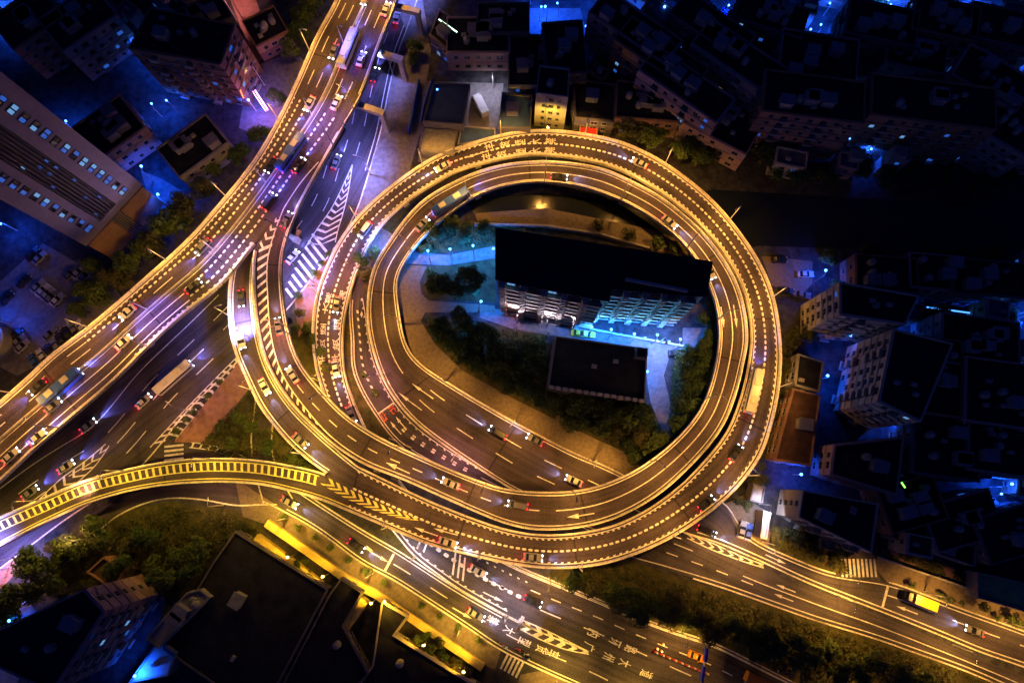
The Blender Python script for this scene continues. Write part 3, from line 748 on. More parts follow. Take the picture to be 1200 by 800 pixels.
# chevrons in the wedge where the two ramps merge, painted on the outer loop
b = MB(); d = -6
def wedge(rb, d, mb):
    pass
n = 30
A = [W(x, y, 10.6) for x, y in crom([(385, 560), (420, 578), (460, 596), (505, 612)], 8)]; B_ = [W(x, y, 10.6) for x, y in crom([(375, 566), (410, 586), (455, 603), (505, 614)], 8)]
A = resample(A, 1.0); B_ = resample(B_, 1.0)
for i in range(0, len(A) - 4, 2):
    j = min(i, len(B_) - 4)
    zz = lambda p: Vector((p.x, p.y, RE.pos(RE.locate(430, 580)[0], T(.5)).z))
    a0, a1, b0, b1 = A[i], A[i + 1], B_[j], B_[min(j + 1, len(B_) - 1)]
    m0 = (A[i + 2] + B_[min(j + 2, len(B_) - 1)]) / 2; m1 = (A[min(i + 3, len(A) - 1)] + B_[min(j + 3, len(B_) - 1)]) / 2
    up = Vector((0, 0, .45))
    b.add([a0 + up, a1 + up, m1 + up, m0 + up], [(0, 1, 2, 3)]); b.add([m0 + up, m1 + up, b1 + up, b0 + up], [(0, 1, 2, 3)])
b.v = [(x, y, min(RE.mid, key=lambda q: (q.x - x) ** 2 + (q.y - y) ** 2).z + .016) for x, y, z in b.v]
b.build('chevron_marking', M_yellow, outer)

# portal bents beside the highway over the arterial
def bent(ax, ay, bx, by, label, w_=1.6, zt=10.6):
    a, c = W(ax, ay, zt), W(bx, by, zt); r = empty('portal_frame', (0, 0, 0), 0, label, 'portal frame', 'portal frames carrying the highway over the street')
    m = MB(); d = (c - a).normalized(); n_ = Vector((-d.y, d.x, 0)) * w_ / 2; a2 = a - d * 14
    m.prism([tuple((a2 - n_)[:2]), tuple((c - n_)[:2]), tuple((c + n_)[:2]), tuple((a2 + n_)[:2])], zt - 1.6, zt); m.build('beam', M_conc2, r)
    m = MB(); p = c - d * .9; m.box((p.x, p.y, (zt - 1.6) / 2), (1.3, 1.3, zt - 1.6), math.atan2(d.y, d.x)); m.build('column', M_conc2, r)
bent(463, 6, 492, 13, "pale concrete portal frame across the street, nearest the top of the scene")
bent(446, 61, 472, 69, "pale concrete portal frame across the street, middle one of three")
bent(424, 123, 450, 132, "concrete portal frame across the street with its column beside the arrows")

# ------------------------------------------------------------------ street lamps
def lamp_proto(name, h, arm, warm, col_, power, ang=132, sub="warm"):
    root = empty(name, (0, -4000, 0), 0)
    m = MB(); m.tube((0, 0, 0), (0, 0, h), .16, .09, 8); m.tube((0, 0, 0), (0, 0, .6), .24, .2, 8); m.build('pole', M_pole, root)
    m = MB(); p = [(0, 0, h - .02), (arm * .35, 0, h + .5), (arm, 0, h + .75)]
    for a, b_ in zip(p, p[1:]): m.tube(a, b_, .075, .06, 6)
    m.build('arm', M_pole, root)
    m = MB(); m.loft([[(arm + dx, y * k, h + .72 + z) for x, y, z in ((0, -.13, 0), (0, .13, 0), (0, .1, .14), (0, -.1, .14))] for dx, k in ((-.45, .7), (0, 1.5), (.45, .8))])
    hd = m.build('lamp_head', M_pole, root)
    m = MB()
    if h < 7: m.loft([[(arm + math.cos(t) * q, math.sin(t) * q, h + .9 + zz) for t in [k * .785 for k in range(8)]] for q, zz in ((.05, 0), (.3, .12), (.36, .35), (.25, .6), (.05, .7))])
    else: m.box((arm, 0, h + .70), (.6, .26, .05))
    m.build('lens', M_lens if warm else M_lensb, hd)
    ld = bpy.data.lights.new("lamp_light", 'SPOT'); ld.energy = power * (.5 if False else 1); ld.color = col_; ld.spot_size = R(ang); ld.spot_blend = .5; ld.shadow_soft_size = .35
    lo = bpy.data.objects.new("lamp_light", ld); col.objects.link(lo); lo.parent = root; lo.location = (arm, 0, h + .6); lo.rotation_euler = (0, R(-17 if h > 7 else 0), 0); ld.spot_size = R(ang if h > 7 else 165)
    return root
SOD = (1.0, .455, .075)
PW = 1.0
PR = {}
def get_lamp(kind):
    if kind not in PR:
        a = {"sodium": ('street_lamp', 9, 1.8, True, SOD, 10800 * PW), "gold": ('street_lamp', 9, 1.8, True, (1, .55, .07), 14000 * PW), "amber": ('street_lamp', 9, 1.8, True, (1, .57, .07), 9500 * PW),
             "violet": ('street_lamp', 10, 2.2, False, (.24, .26, 1.0), 34000 * PW), "blue": ('street_lamp', 6, 1.0, False, (.02, .20, 1.0), 8500 * PW),
             "median": ('street_lamp', 8, 1.2, False, (.10, .11, 1.0), 12000 * PW, 86), "deep": ('street_lamp', 6, 1.0, False, (.006, .08, 1.0), 6000 * PW), "white": ('street_lamp', 8, 1.5, False, (.75, .72, 1.0), 6000 * PW), "dim": ('street_lamp', 9, 1.8, True, (1, .45, .2), 4200 * PW),
             "rose": ('street_lamp', 9, 1.8, True, (1, .34, .36), 6000 * PW)}[kind]
        PR[kind] = lamp_proto(*a)
    return PR[kind]
def put_lamp(kind, p, ang, label, group):
    r = copy_tree(get_lamp(kind), p, ang, label); r['category'] = 'street lamp'; r['group'] = group; return r
def lamps_on(rb, kind, side, s0, s1, step, what, group, inset=.25, z=.9):
    n = max(1, int((s1 - s0) / step)); k = 0
    for i in range(n + 1):
        d = s0 + (s1 - s0) * i / n
        o = inset if side == 0 else E_(inset)
        p = rb.pos(d, o, z); q = rb.pos(d, T(.5)); v = q - p
        kd = kind(d) if callable(kind) else kind
        put_lamp(kd, p, math.atan2(v.y, v.x), what % ordn(i), group); k += 1
lamps_on(RE, lambda d: "sodium", 0, 12, RE.len - 8, 21, "street lamp on the outer loop's outside parapet, %s with traffic from the merge", "street lamps round the outer loop")
lamps_on(RD, "sodium", 0, 6, RD.len - 60, 23, "street lamp on the inner loop's courtyard parapet, %s up from the ground end", "street lamps round the inner loop")
lamps_on(RA, "sodium", 0, 4, RA.len, 22, "street lamp on the tree-side highway parapet, %s down from the top", "street lamps along the highway")
lamps_on(RA, "sodium", 1, 8, sJ0 - 4, 24, "street lamp on the street-side highway parapet above the portal frames, %s down", "street lamps along the highway")
lamps_on(RA, lambda d: "gold" if d < sJ1 + 10 else "sodium", 1, sJ1 + 8, RA.len, 22, "street lamp on the lower highway parapet, %s below the ramp junction", "street lamps along the highway")
for a_, e_, w_ in ((2, 112, "upper"), (225, RA.len, "lower")):  # median lamps are added to tint the middle of the deck blue
    n_l = int((e_ - a_) / 20)
    for i in range(n_l + 1):
        d = a_ + (e_ - a_) * i / max(1, n_l); p = RA.pos(d, T(.485), .8); v = RA.pos(d, T(.8)) - p
        put_lamp("median", p, math.atan2(v.y, v.x), "added blue-violet lamp on the highway median, %s down its %s stretch" % (ordn(i), w_), "added blue lamps on the highway median")
lamps_on(RD, "rose", 0, RD.len - 62, RD.len - 6, 24, "street lamp beside the climbing ramp next to the chevrons, %s one", "street lamps along the climbing ramp")
lamps_on(RG, "gold", 0, 26, RG.len - 14, 20, "street lamp throwing yellow light on the curved ramp, %s from the highway", "yellow street lamps on the curved ramp")
lamps_on(RF, "amber", 0, 4, sF - 6, 21, "street lamp beside the yellow ladder stripes, %s from the lower corner", "street lamps on the ladder-striped ramp")
s0 = RK.locate(345, 600)[0]
lamps_on(RK, "gold", 1, s0, s0 + 104, 22, "street lamp on the tree-lined pavement above the lit wall, %s along", "street lamps over the bottom street", inset=-1.2, z=.13)
lamps_on(RE0, "sodium", 0, RE0.locate(645, 680)[0], RE0.len, 24, "street lamp between the wide bottom road and the dark shrubs, %s along", "street lamps beside the shrubs", inset=-.6, z=.1)
lamps_on(RE0, "white", 1, RE0.locate(500, 640)[0], RE0.locate(600, 700)[0], 24, "street lamp with white light in the divider by the slanted hatching, %s along", "white street lamps in the divider", inset=-.4, z=.1)
lamps_on(RDX, "sodium", 0, RDX.locate(850, 645)[0], RDX.len, 24, "street lamp on the divider between the two lower side roads, %s from the loop", "street lamps on the divider", inset=-.5, z=.1)
lamps_on(RN, "sodium", 0, RN.locate(890, 636)[0], RN.len, 18, "street lamp on the outer pavement past the zebra crossing, %s along", "street lamps on the outer pavement", inset=-.8, z=.12)
sH0, sH1 = 2, RH.locate(350, 345)[0]
lamps_on(RH, "violet", 1, sH0, sH1 - 4, 23, "street lamp beside the violet-lit street under the portal frames, %s down", "street lamps along the violet-lit street", inset=-.8, z=.12)
lamps_on(RH, lambda d: "violet" if int(d / 24) % 3 == 1 else "dim", 1, RH.locate(300, 400)[0], RH.len - 12, 24, "street lamp at the hatched kerb of the lower arterial road, %s along", "street lamps along the arterial", inset=-.6, z=.1)
lamps_on(RJ, "dim", 1, 14, RJ.len, 26, "street lamp on the lane curling below the ladder-striped ramp, %s along", "street lamps along the curling lane", inset=-.6, z=.05)
lamps_on(RP, "rose", 1, 34, RP.len - 50, 30, "street lamp in the slot between the two loops, %s along", "street lamps between the loops", inset=.2, z=.05)
def single(kind, px, py, ang, label, group="stand-alone street lamps"): put_lamp(kind, W(px, py, 0), R(ang), label, group)
single("blue", 583, 300, 200, "blue-lit lamp at the end of the garden path beside the long block")
single("blue", 530, 306, 90, "blue-lit lamp halfway along the curved garden path")
single("blue", 505, 308, 90, "blue-lit lamp where the curved garden path meets the tan walk")
single("blue", 556, 302, 90, "blue-lit lamp on the garden path two steps from the long block")
single("blue", 438, 290, 0, "blue-lit lamp under the gap between the two loops")
single("blue", 562, 364, 45, "blue-lit lamp by the end gable of the long balcony block")
for i, (x, y) in enumerate(((690, 394), (712, 399), (738, 402), (764, 405), (790, 408))):
    single("blue", x, y + (-2 if i % 2 else 0), 90, "%s blue-lit lamp in the yard between the long block and the shed" % ordn(i))
for i, (x, y) in enumerate(((606, 377), (640, 383), (672, 386))): single("rose" if i == 0 else "white", x, y, 90, "added lamp lighting the balconies from the lawn side, %s along the long block" % ordn(i))  # added lamps, only to brighten the dark balcony front
single("white", 772, 402, 270, "white lamp at the yard corner by the grey shed")
single("blue", 748, 440, 0, "blue-lit lamp beside the garden lane below the shed")
for i, (x, y, k) in enumerate(((196, 240, "blue"), (180, 212, "blue"), (5, 395, "blue"), (12, 380, "blue"), (20, 270, "blue"), (172, 784, "blue"), (10, 745, "blue"), (40, 720, "blue"), (578, 104, "white"), (512, 120, "blue"), (607, 62, "blue"), (640, 30, "blue"),
                            (735, 92, "blue"), (700, 66, "blue"), (800, 118, "blue"), (872, 8, "blue"), (985, 178, "blue"), (1040, 330, "blue"), (1095, 345, "blue"), (1145, 365, "blue"), (955, 330, "blue"), (930, 556, "blue"), (890, 590, "white"),
                            (1142, 545, "blue"), (1160, 570, "blue"), (1100, 50, "blue"), (1150, 60, "blue"), (1000, 30, "blue"), (925, 40, "blue"), (1170, 150, "blue"), (283, 20, "rose"), (310, 100, "rose"), (300, 130, "blue"), (10, 665, "rose"), (1170, 45, "blue"), (960, 445, "blue"), (985, 395, "blue"), (820, 60, "blue"), (770, 30, "blue"))):
    single("deep" if k == "blue" else k, x, y, (i * 77) % 360, "lone %s-glowing lamp post in the streets around the interchange, %s of those scattered there" % ({"blue": "blue", "white": "white", "rose": "pink"}[k], ordn(i)), "lone lamp posts in the side streets")
CITY_LAMP = copy_tree(get_lamp('blue'), W(1005, 60), 0, 'small blue lamp in the lanes by the black square block'); CITY_LAMP['category'] = 'street lamp'; CITY_LAMP['group'] = 'blue lamps between the city blocks'; CITY_LAMP.scale = (.8, .8, .8)
for c in CITY_LAMP.children:
    if c.type == 'LIGHT': c.data = c.data.copy(); c.data.energy *= .45; c.data.color = (.01, .09, 1)
for k in PR.values():
    for c in list(k.children):
        for g_ in list(c.children): bpy.data.objects.remove(g_)
        bpy.data.objects.remove(c)
    bpy.data.objects.remove(k)

def floodlight(name, label, p, tgt, power, colr, size=80, pole_h=1.0):
    ld = bpy.data.lights.new("flood_light", 'SPOT'); ld.energy = power; ld.color = colr; ld.spot_size = R(size); ld.spot_blend = .7; ld.shadow_soft_size = .3
    r = empty(name, p, 0, label, "floodlight", "floodlights"); m = MB(); m.tube((0, 0, 0), (0, 0, pole_h), .08, .08, 6); m.build('post', M_pole, r)
    m = MB(); m.box((0, 0, pole_h + .15), (.6, .5, .4)); m.build('housing', M_pole, r)
    o = bpy.data.objects.new("flood_light", ld); col.objects.link(o); o.parent = r; v = Vector(tgt) - (Vector(p) + Vector((0, 0, pole_h + .5)))
    o.location = (0, 0, pole_h + .5); o.rotation_euler = v.to_track_quat('-Z', 'Y').to_euler()
# ------------------------------------------------------------------ buildings
def win_mesh(glass, name):
    m = MB(); m.box((0, .03, 0), (1, .12, 1)); m.box((0, .1, 0), (.84, .06, .84), mi=1); m.box((0, .13, 0), (.05, .05, .84)); m.box((0, .14, -.53), (1.1, .3, .08))
    return m.mesh(name, [M_frame, glass])
WM = {}
def win(kind):
    if kind not in WM: WM[kind] = win_mesh({"dark": M_glass, "blue": M_litb, "cyan": M_litc, "warm": M_litw}[kind], "window_" + kind)
    return WM[kind]
def face_windows(root, a, b_, z0, z1, nf, nc, lit, size, limit, margin=1.2, name='window'):
    """windows on the wall from a to b (outward normal to the right of a->b)"""
    d = (b_ - a); ln = d.length; d.normalize(); nrm = Vector((d.y, -d.x, 0)); rz = math.atan2(d.y, d.x) + math.pi
    c = 0
    for i in range(nf):
        for j in range(nc):
            if c >= limit: return c
            u = margin + (ln - 2 * margin) * (j + .5) / nc; z = z0 + (z1 - z0) * (i + .55) / nf
            p = a + d * u + nrm * .0; r = rnd.random()
            k = "dark" if r > lit else ("cyan" if r < lit * .3 else "warm" if r < lit * .4 else "blue")
            if nf > 2 and rnd.random() < .06: continue
            o = bpy.data.objects.new(name, win(k)); col.objects.link(o); o.parent = root
            o.location = (p.x, p.y, z); o.rotation_euler = (0, 0, rz); o.scale = (size[0] * (1.45 if j % 3 == 1 else 1) * rnd.uniform(.92, 1.08), 1, size[1] * rnd.uniform(.9, 1.05)); c += 1
            if nf > 3 and j % 3 == 1 and ln > 9:
                q = p + nrm * .75; m = MB(); m.box((q.x, q.y, z - size[1] * .62), (size[0] * 1.8, 1.2, .14), rz); q = p + nrm * 1.3; m.box((q.x, q.y, z - size[1] * .3), (size[0] * 1.8, .1, .8), rz); m.build('balcony', M_wallc if hash(root.name) % 2 else M_wallg, root)
            elif nf > 3 and rnd.random() < .22:
                q = p + nrm * .35 + d * size[0]; m = MB(); m.box((q.x, q.y, z - .5), (.9, .5, .6), rz); m.build('ac_unit', M_conc, root)
    return c
def ccw(P):
    ar = sum(P[i].x * P[(i + 1) % len(P)].y - P[(i + 1) % len(P)].x * P[i].y for i in range(len(P)))
    return P if ar > 0 else list(reversed(P))
def inset(P, k):
    n = len(P); out = []
    for i in range(n):
        a, b_, c = P[i - 1], P[i], P[(i + 1) % n]
        d1 = (b_ - a).normalized(); d2 = (c - b_).normalized(); n1 = Vector((-d1.y, d1.x, 0)); n2 = Vector((-d2.y, d2.x, 0))
        m_ = (n1 + n2); m_ = m_ / max(.3, m_.length_squared / 2)
        out.append(b_ + m_ * k)
    return out
def clutter(root, P, h, n, seed):
    q = random.Random(seed); c = sum(P, Vector()) / len(P)
    for i in range(n):
        t = q.random() * .55 + .1; e = P[q.randrange(len(P))].lerp(P[q.randrange(len(P))], q.random())
        p = c.lerp(e, t); z = h - .6; d = (P[1] - P[0]); rz = math.atan2(d.y, d.x)
        m = MB(); k = q.random()
        if k < .3:
            m.box((p.x, p.y, z + 1.3), (3.2, 2.6, 2.6), rz); m.box((p.x, p.y, z + 2.68), (3.6, 3.0, .16), rz); m.build('stair_house', M_wallg, root)
        elif k < .6:
            m.tube((p.x, p.y, z), (p.x, p.y, z + 1.7), .9, .9, 12); m.tube((p.x, p.y, z + 1.7), (p.x, p.y, z + 2.0), .9, .2, 12); m.build('water_tank', M_conc, root)
        else:
            m.box((p.x, p.y, z + .45), (1.3, .9, .9), rz); m.tube((p.x, p.y, z + .9), (p.x, p.y, z + .98), .35, .3, 10); m.build('ac_unit', M_conc, root)
def building(name, label, roof_px, h, wall=None, roof=None, nf=6, lit=.12, pitch=3.4, size=(1.3, 1.4), bands=True, clut=3, limit=90, cat="building", base=0, world=None, nowin=False, seed=1):
    P = ccw(world if world else [W(x, y, h) for x, y in roof_px]); P = [Vector((p.x, p.y, 0)) for p in P]
    root = empty(name, (0, 0, 0), 0, label, cat)
    wall = wall or M_wallg; roof = roof or M_roof
    m = MB(); I = inset(P, .35); n = len(P)
    vs = [(p.x, p.y, 0) for p in P] + [(p.x, p.y, h) for p in P] + [(p.x, p.y, h) for p in I] + [(p.x, p.y, h - .7) for p in I]
    fs = []
    for i in range(n):
        j = (i + 1) % n
        fs += [(i, j, n + j, n + i), (n + i, n + j, 2 * n + j, 2 * n + i), (2 * n + i, 2 * n + j, 3 * n + j, 3 * n + i)]
    m.add(vs, fs)
    c = sum(P, Vector()) / n
    for i in range(n):
        a, b_ = P[i], P[(i + 1) % n]; d = b_ - a; ln = d.length
        nrm = Vector((d.y, -d.x, 0)).normalized()
        vis = nrm.dot(-(a + b_) / 2) > 0
        if not vis or ln < 3: continue
        if bands and not nowin:
            for k in range(1, nf + 1):
                z = h * k / nf - .25; q = (a + b_) / 2 + nrm * .1
                m.box((q.x, q.y, z), (ln - .1, .35, .3), math.atan2(d.y, d.x))
    m.build('wall', wall, root)
    m = MB(); m.add([(p.x, p.y, h - .6) for p in I], [tuple(range(n))]); m.build('roof', roof, root)
    left = limit
    if not nowin:
        for i in range(n):
            a, b_ = P[i], P[(i + 1) % n]; d = b_ - a; nrm = Vector((d.y, -d.x, 0)).normalized()
            if nrm.dot(-(a + b_) / 2) <= 0 or d.length < 4: continue
            left -= face_windows(root, a, b_, base, h - .6, nf, max(1, int(d.length / pitch)), lit, size, left)
    clutter(root, I, h, clut, seed)
    return root, P
# tall tower at the upper-left edge
bR, bL = W(192, 236), W(130, 304)
d_ = (bL - bR).normalized(); n_ = Vector((-d_.y, d_.x, 0));
if n_.dot(bR) < 0: n_ = -n_
TH = 92.0; Wd = (bL - bR).length
tower = empty('office_tower', (0, 0, 0), 0, "tall pink-grey tower with vertical window strips beside the highway trees", "tower")
m = MB(); D_ = 26
pts = [bR, bL, bL + n_ * D_, bR + n_ * D_]
pts = ccw([Vector((p.x, p.y, 0)) for p in pts]); m.prism([(p.x, p.y) for p in inset(pts, .8)], 0, TH); m.build('core', M_walld, tower)
u_ = d_
def tface(mb, f0, f1, z0, z1, prot, back=.9):
    a = bR + u_ * Wd * f0; b_ = bR + u_ * Wd * f1
    mb.prism([tuple((p)[:2]) for p in ccw([a - n_ * prot, b_ - n_ * prot, b_ + n_ * back, a + n_ * back])], z0, z1)
for f0, f1, pr in ((0, .15, .35), (.26, .38, .35), (.66, .75, .35), (.85, 1.0, .35)):
    m = MB(); tface(m, f0, f1, 14, TH, pr); m.build('pilaster', M_wallt, tower)
m = MB(); tface(m, .0, 1.0, 11.5, 14, .3); m.build('cornice', M_wallt, tower)
for f0, f1 in ((.15, .26), (.75, .85)):
    z = 14.3
    while z < TH - 2: m = MB(); tface(m, f0, f1, z + 2.1, z + 3.3, .1); m.build('spandrel', M_wallt, tower); z += 3.3
    z = 14.3; cnt = 0
    while z < TH - 4 and cnt < 22:
        a = bR + u_ * Wd * (f0 + f1) / 2 - n_ * .2
        for e in (-.25, .25):
            r_ = rnd.random(); k = "cyan" if r_ < .2 else "blue" if r_ < .6 else "dark"
            p = a + u_ * Wd * (f1 - f0) * e
            o = bpy.data.objects.new('window', win(k)); col.objects.link(o); o.parent = tower; o.location = (p.x, p.y, z + 1.05); o.rotation_euler = (0, 0, math.atan2(-n_.y, -n_.x) - math.pi / 2); o.scale = (Wd * .045, 1, 1.7)
        z += 3.3; cnt += 1
for k in range(7):
    f = .38 + (k + .5) * .04
    m = MB(); tface(m, f - .006, f + .006, 14, TH, .25); m.build('fin', M_walld, tower)
z = 16.0; cnt = 0
while z < TH - 4 and cnt < 22:
    for q in range(3):
        if rnd.random() < .45:
            continue
        p = bR + u_ * Wd * (.43 + q * .09) + n_ * .55
        o = bpy.data.objects.new('window', win("cyan" if rnd.random() < .4 else "blue")); col.objects.link(o); o.parent = tower; o.location = (p.x, p.y, z); o.rotation_euler = (0, 0, math.atan2(-n_.y, -n_.x) - math.pi / 2); o.scale = (Wd * .03, 1, 1.3)
    z += 3.3; cnt += 1
m = MB(); tface(m, .02, .42, 0, 11.2, .5); m.build('podium_panel', M_wallbr, tower)
m = MB(); tface(m, .58, .98, 0, 11.2, .5); m.build('podium_panel', M_wallbr, tower)
for k in range(5):
    m = MB(); f = .44 + k * .03; tface(m, f, f + .012, 0, 11.2, .5); m.build('fin', M_wallt, tower)
# other named buildings
building('office_block', "dark mid-rise office with striped pinkish facade beside the glowing pink sign", [(150, 56), (258, 75), (275, 28), (175, 8)], 21, M_wallbr, None, 7, .1, clut=4, seed=3)
# long balcony block inside the loop
hb = 27.0
LB = empty('balcony_block', (0, 0, 0), 0, "long black-roofed housing block with stacked balconies inside the loop", "apartment block")
def mass(roof_px, h, wl, nm='wall', rf=M_roof):
    P = ccw([Vector((*W(x, y, h)[:2], 0)) for x, y in roof_px]); m = MB(); m.prism([(p.x, p.y) for p in P], 0, h - .05); m.build(nm, wl, LB)
    m = MB(); m.prism([(p.x, p.y) for p in inset(P, -.5)], h - .04, h + .35); m.build('roof', rf, LB); return P
A1 = mass([(583, 270), (719, 291), (712, 351), (583, 326)], hb, M_walld)
A2 = mass([(719.5, 291), (832, 309), (826, 346), (712.5, 336)], hb - .02, M_walld)
def facade(xa, ya, xb, yb, nb, lab):
    a, b_ = W(xa, ya, hb), W(xb, yb, hb); a.z = b_.z = 0
    d = (b_ - a); ln = d.length; d.normalize(); nn = Vector((d.y, -d.x, 0))
    if nn.dot(-a) < 0: nn = -nn
    rz = math.atan2(d.y, d.x); nfl = 8; fh = (hb - 1) / nfl
    for j in range(nb):
        u = ln * (j + .5) / nb; bw = ln / nb
        for k in range(nfl):
            q = a + d * u + nn * .75; m = MB()
            m.box((q.x, q.y, k * fh + 1.2), (bw - 1.7, 1.3, .18), rz); q2 = a + d * u + nn * 1.38
            m.box((q2.x, q2.y, k * fh + 1.7), (bw - 1.7, .12, .95), rz); m.build('balcony', M_wallc, LB)
        if True:
            q = a + d * (ln * j / nb) + nn * .95; m = MB(); m.box((q.x, q.y, hb / 2), (1.3, 1.9, hb - .6), rz)
            for k in range(nfl * 2): m.box((q.x + nn.x * .95, q.y + nn.y * .95, 1 + k * fh / 2), (1.5, .35, .3), rz)
            m.build('stair_shaft', M_wallc, LB)
        for k in range(nfl):
            r_ = rnd.random()
            if j % 1 == 0:
                q = a + d * (u + (r_ - .5) * bw * .3) + nn * .05
                o = bpy.data.objects.new('window', win("cyan" if r_ < .12 else "blue" if r_ < .25 else "dark")); col.objects.link(o); o.parent = LB
                o.location = (q.x, q.y, k * fh + 2.4); o.rotation_euler = (0, 0, math.atan2(nn.y, nn.x) - math.pi / 2); o.scale = (2.2, 1, 1.5)
facade(590, 328, 712, 352, 5, "")
facade(713, 337, 824, 347, 5, "")
m = MB(); a, b_ = W(733, 327, hb + 1), W(806, 341, hb + 1); d = b_ - a; q = (a + b_) / 2; m.box((q.x, q.y, hb + .9), (d.length, .6, 1.0), math.atan2(d.y, d.x)); m.build('roof_rail', M_conc2, LB)
for i, (x, y) in enumerate(((700, 389), (727, 393), (755, 397), (783, 401))):
    p = W(x, y); q = W(x + 6, y - 24, 14); floodlight('floodlight', "cyan floodlight at the foot of the balcony block, %s of four" % ordn(i), (p.x, p.y, .05), q, 9000, (.12, .5, 1), 110)
for i, (x, y) in enumerate(((604, 388), (642, 394))):  # added floods standing in for loop-lamp spill on the facade
    p = W(x, y); q = W(x + 6, y - 40, 14); floodlight('floodlight', "added pale floodlight on the lawn aimed at the balcony block, %s of two" % ordn(i), (p.x, p.y, .05), q, 6500, (.85, .76, 1), 100, 6.0)
p = W(250, 290); floodlight('floodlight', "added rose floodlight among the trees aimed up the tall tower", (p.x, p.y, .05), (W(120, 240).x, W(120, 240).y, 45), 9000, (1, .58, .85), 70, 5)  # added flood standing in for city ambient light on the tower
# shed next to it
sh, P = building('garden_hall', "low dark flat-roofed hall with pale cornice standing between the lawns", [(651, 393), (759, 408), (756, 470), (642, 453)], 8, M_wallg, M_roof, 2, 0, clut=2, seed=9)
m = MB(); a, b_ = W(642, 453, 8), W(756, 470, 8); d = b_ - a; L_ = d.length; rz = math.atan2(d.y, d.x)
for k in range(14):
    p = a + d * (k + .5) / 14; m.box((p.x, p.y, 8.05), (L_ / 14 * .6, .9, .5), rz)
m.build('cornice', M_conc2, sh)
building('stair_annex', "small dark cabin on the corner of the garden hall roof", [(746, 406), (760, 408), (758, 420), (745, 418)], 10.5, M_walld, M_roof, 1, 0, nowin=True, clut=0)
# top of the loop
yb, P = building('yellow_house', "narrow six-storey house with a bright yellow-lit front just above the loop", [(628, 109), (666, 114), (668, 80), (632, 76)], 17, M_wallc, None, 5, .0, pitch=2.2, size=(.9, 1.0), clut=2, seed=5, bands=False)
m = MB(); a, b_ = W(628, 109, 17), W(666, 114, 17); a.z = b_.z = 0; d = (b_ - a).normalized(); p = a.lerp(b_, .35); q = p + Vector((d.y, -d.x, 0)) * .4; m.tube((q.x, q.y, 0), (q.x, q.y, 16.5), .15, .15, 6); m.build('drain_pipe', M_wallg, yb)
mid = (a + b_) / 2; nn = Vector((d.y, -d.x, 0)); p = mid + nn * 5.5
floodlight('floodlight', "yellow floodlight on a short post in front of the narrow yellow house", (p.x, p.y, 0), (mid.x, mid.y, 7), 5200, (1, .62, .04), 125, 9.5)
building('red_roof_shop', "small shop with a flat red roof next to the loop and the lit tree", [(680, 144), (701, 147), (700, 163), (678, 159)], 5, M_wallbr, mat("roof_red_paint", (.5, .03, .03), var=.2), 1, 0, clut=0, nowin=True)
building('dark_block', "dark block with a blue-grey ledge right behind the red roofed shop", [(672, 92), (722, 98), (720, 142), (674, 138)], 9, M_walld, None, 3, .0, clut=2, seed=8)
building('blue_roof_warehouse', "warehouse with a long dark blue gabled roof in the walled yard", [(508, 96), (551, 98), (542, 146), (495, 142)], 8, M_walld, M_roofb, 2, 0, clut=0, nowin=True)
building('ribbed_roof_shed', "shed with a pale ribbed roof at the lower end of the walled yard", [(498, 150), (536, 153), (531, 180), (493, 176)], 5, M_wallg, M_conc, 1, 0, clut=0, nowin=True)
building('blue_lean_to', "blue lean-to roof touching the loop beside the walled yard", [(540, 147), (581, 150), (580, 162), (536, 170)], 4, M_wallg, M_roofb, 1, 0, clut=0, nowin=True)
building('ribbed_hall', "dark hall with a ribbed blue roof between the yard and the yellow house", [(588, 108), (624, 112), (622, 150), (584, 150)], 7, M_walld, M_roofb, 1, 0, clut=1, nowin=True, seed=4)
building('station_house', "small dark hut with green and blue strip lights above the street", [(515, 10), (545, 30), (530, 62), (503, 40)], 8, M_walld, None, 2, .3, clut=1, seed=44)
# right-hand cluster
building('gable_block', "five-storey block with a gold-lit end wall facing the loop", [(985, 330), (1078, 346), (1062, 380), (985, 368)], 23, M_wallc, None, 7, .03, clut=4, seed=12, pitch=3.2)
building('terrace_block', "block with zigzag balconies and a blue-grey gable east of the loop", [(1048, 385), (1118, 402), (1080, 494), (1030, 470)], 22.9, M_wallc, None, 7, .03, clut=3, seed=13, pitch=3)
building('gravel_roof_hall', "low hall with a flat brown gravel roof hugging the loop's outer parapet", [(930, 455), (962, 463), (951, 545), (908, 538)], 7, M_wallbr, M_roofr, 2, 0, clut=1, seed=14)
building('grey_annex', "small grey-roofed annex on the upper end of the brown hall", [(936, 414), (966, 424), (961, 459), (932, 451)], 7.4, M_wallg, M_roof, 2, 0, clut=1, seed=15)
building('pink_gable_house', "black-roofed house with a pink gable wall below the terraced block", [(978, 521), (1060, 512), (1052, 580), (974, 556)], 12, M_wallp, None, 3, 0, clut=3, seed=16)
building('finned_wall_house', "black-roofed house with a pale wall topped by four fins near the parked blue cars", [(941, 574), (1030, 590), (1022, 648), (936, 606)], 14, M_wallc, None, 4, 0, clut=3, seed=17, bands=False)
building('striped_shed', "small shed with a yellow striped roof beside the outer loop", [(883, 566), (897, 570), (894, 590), (879, 586)], 4, M_wallg, M_conc2, 1, 0, clut=0, nowin=True)
building('gate_house', "narrow gate house with a bright yellow roof strip above the blue cars", [(895, 598), (904, 600), (899, 632), (891, 630)], 5, M_wallc, M_conc2, 1, 0, clut=0, nowin=True)
building('green_roof_hall', "hall with a long pale green sheet roof at the side edge", [(1146, 670), (1262, 696), (1262, 735), (1146, 700)], 5, M_wallg, M_roofg, 1, 0, clut=0, nowin=True)
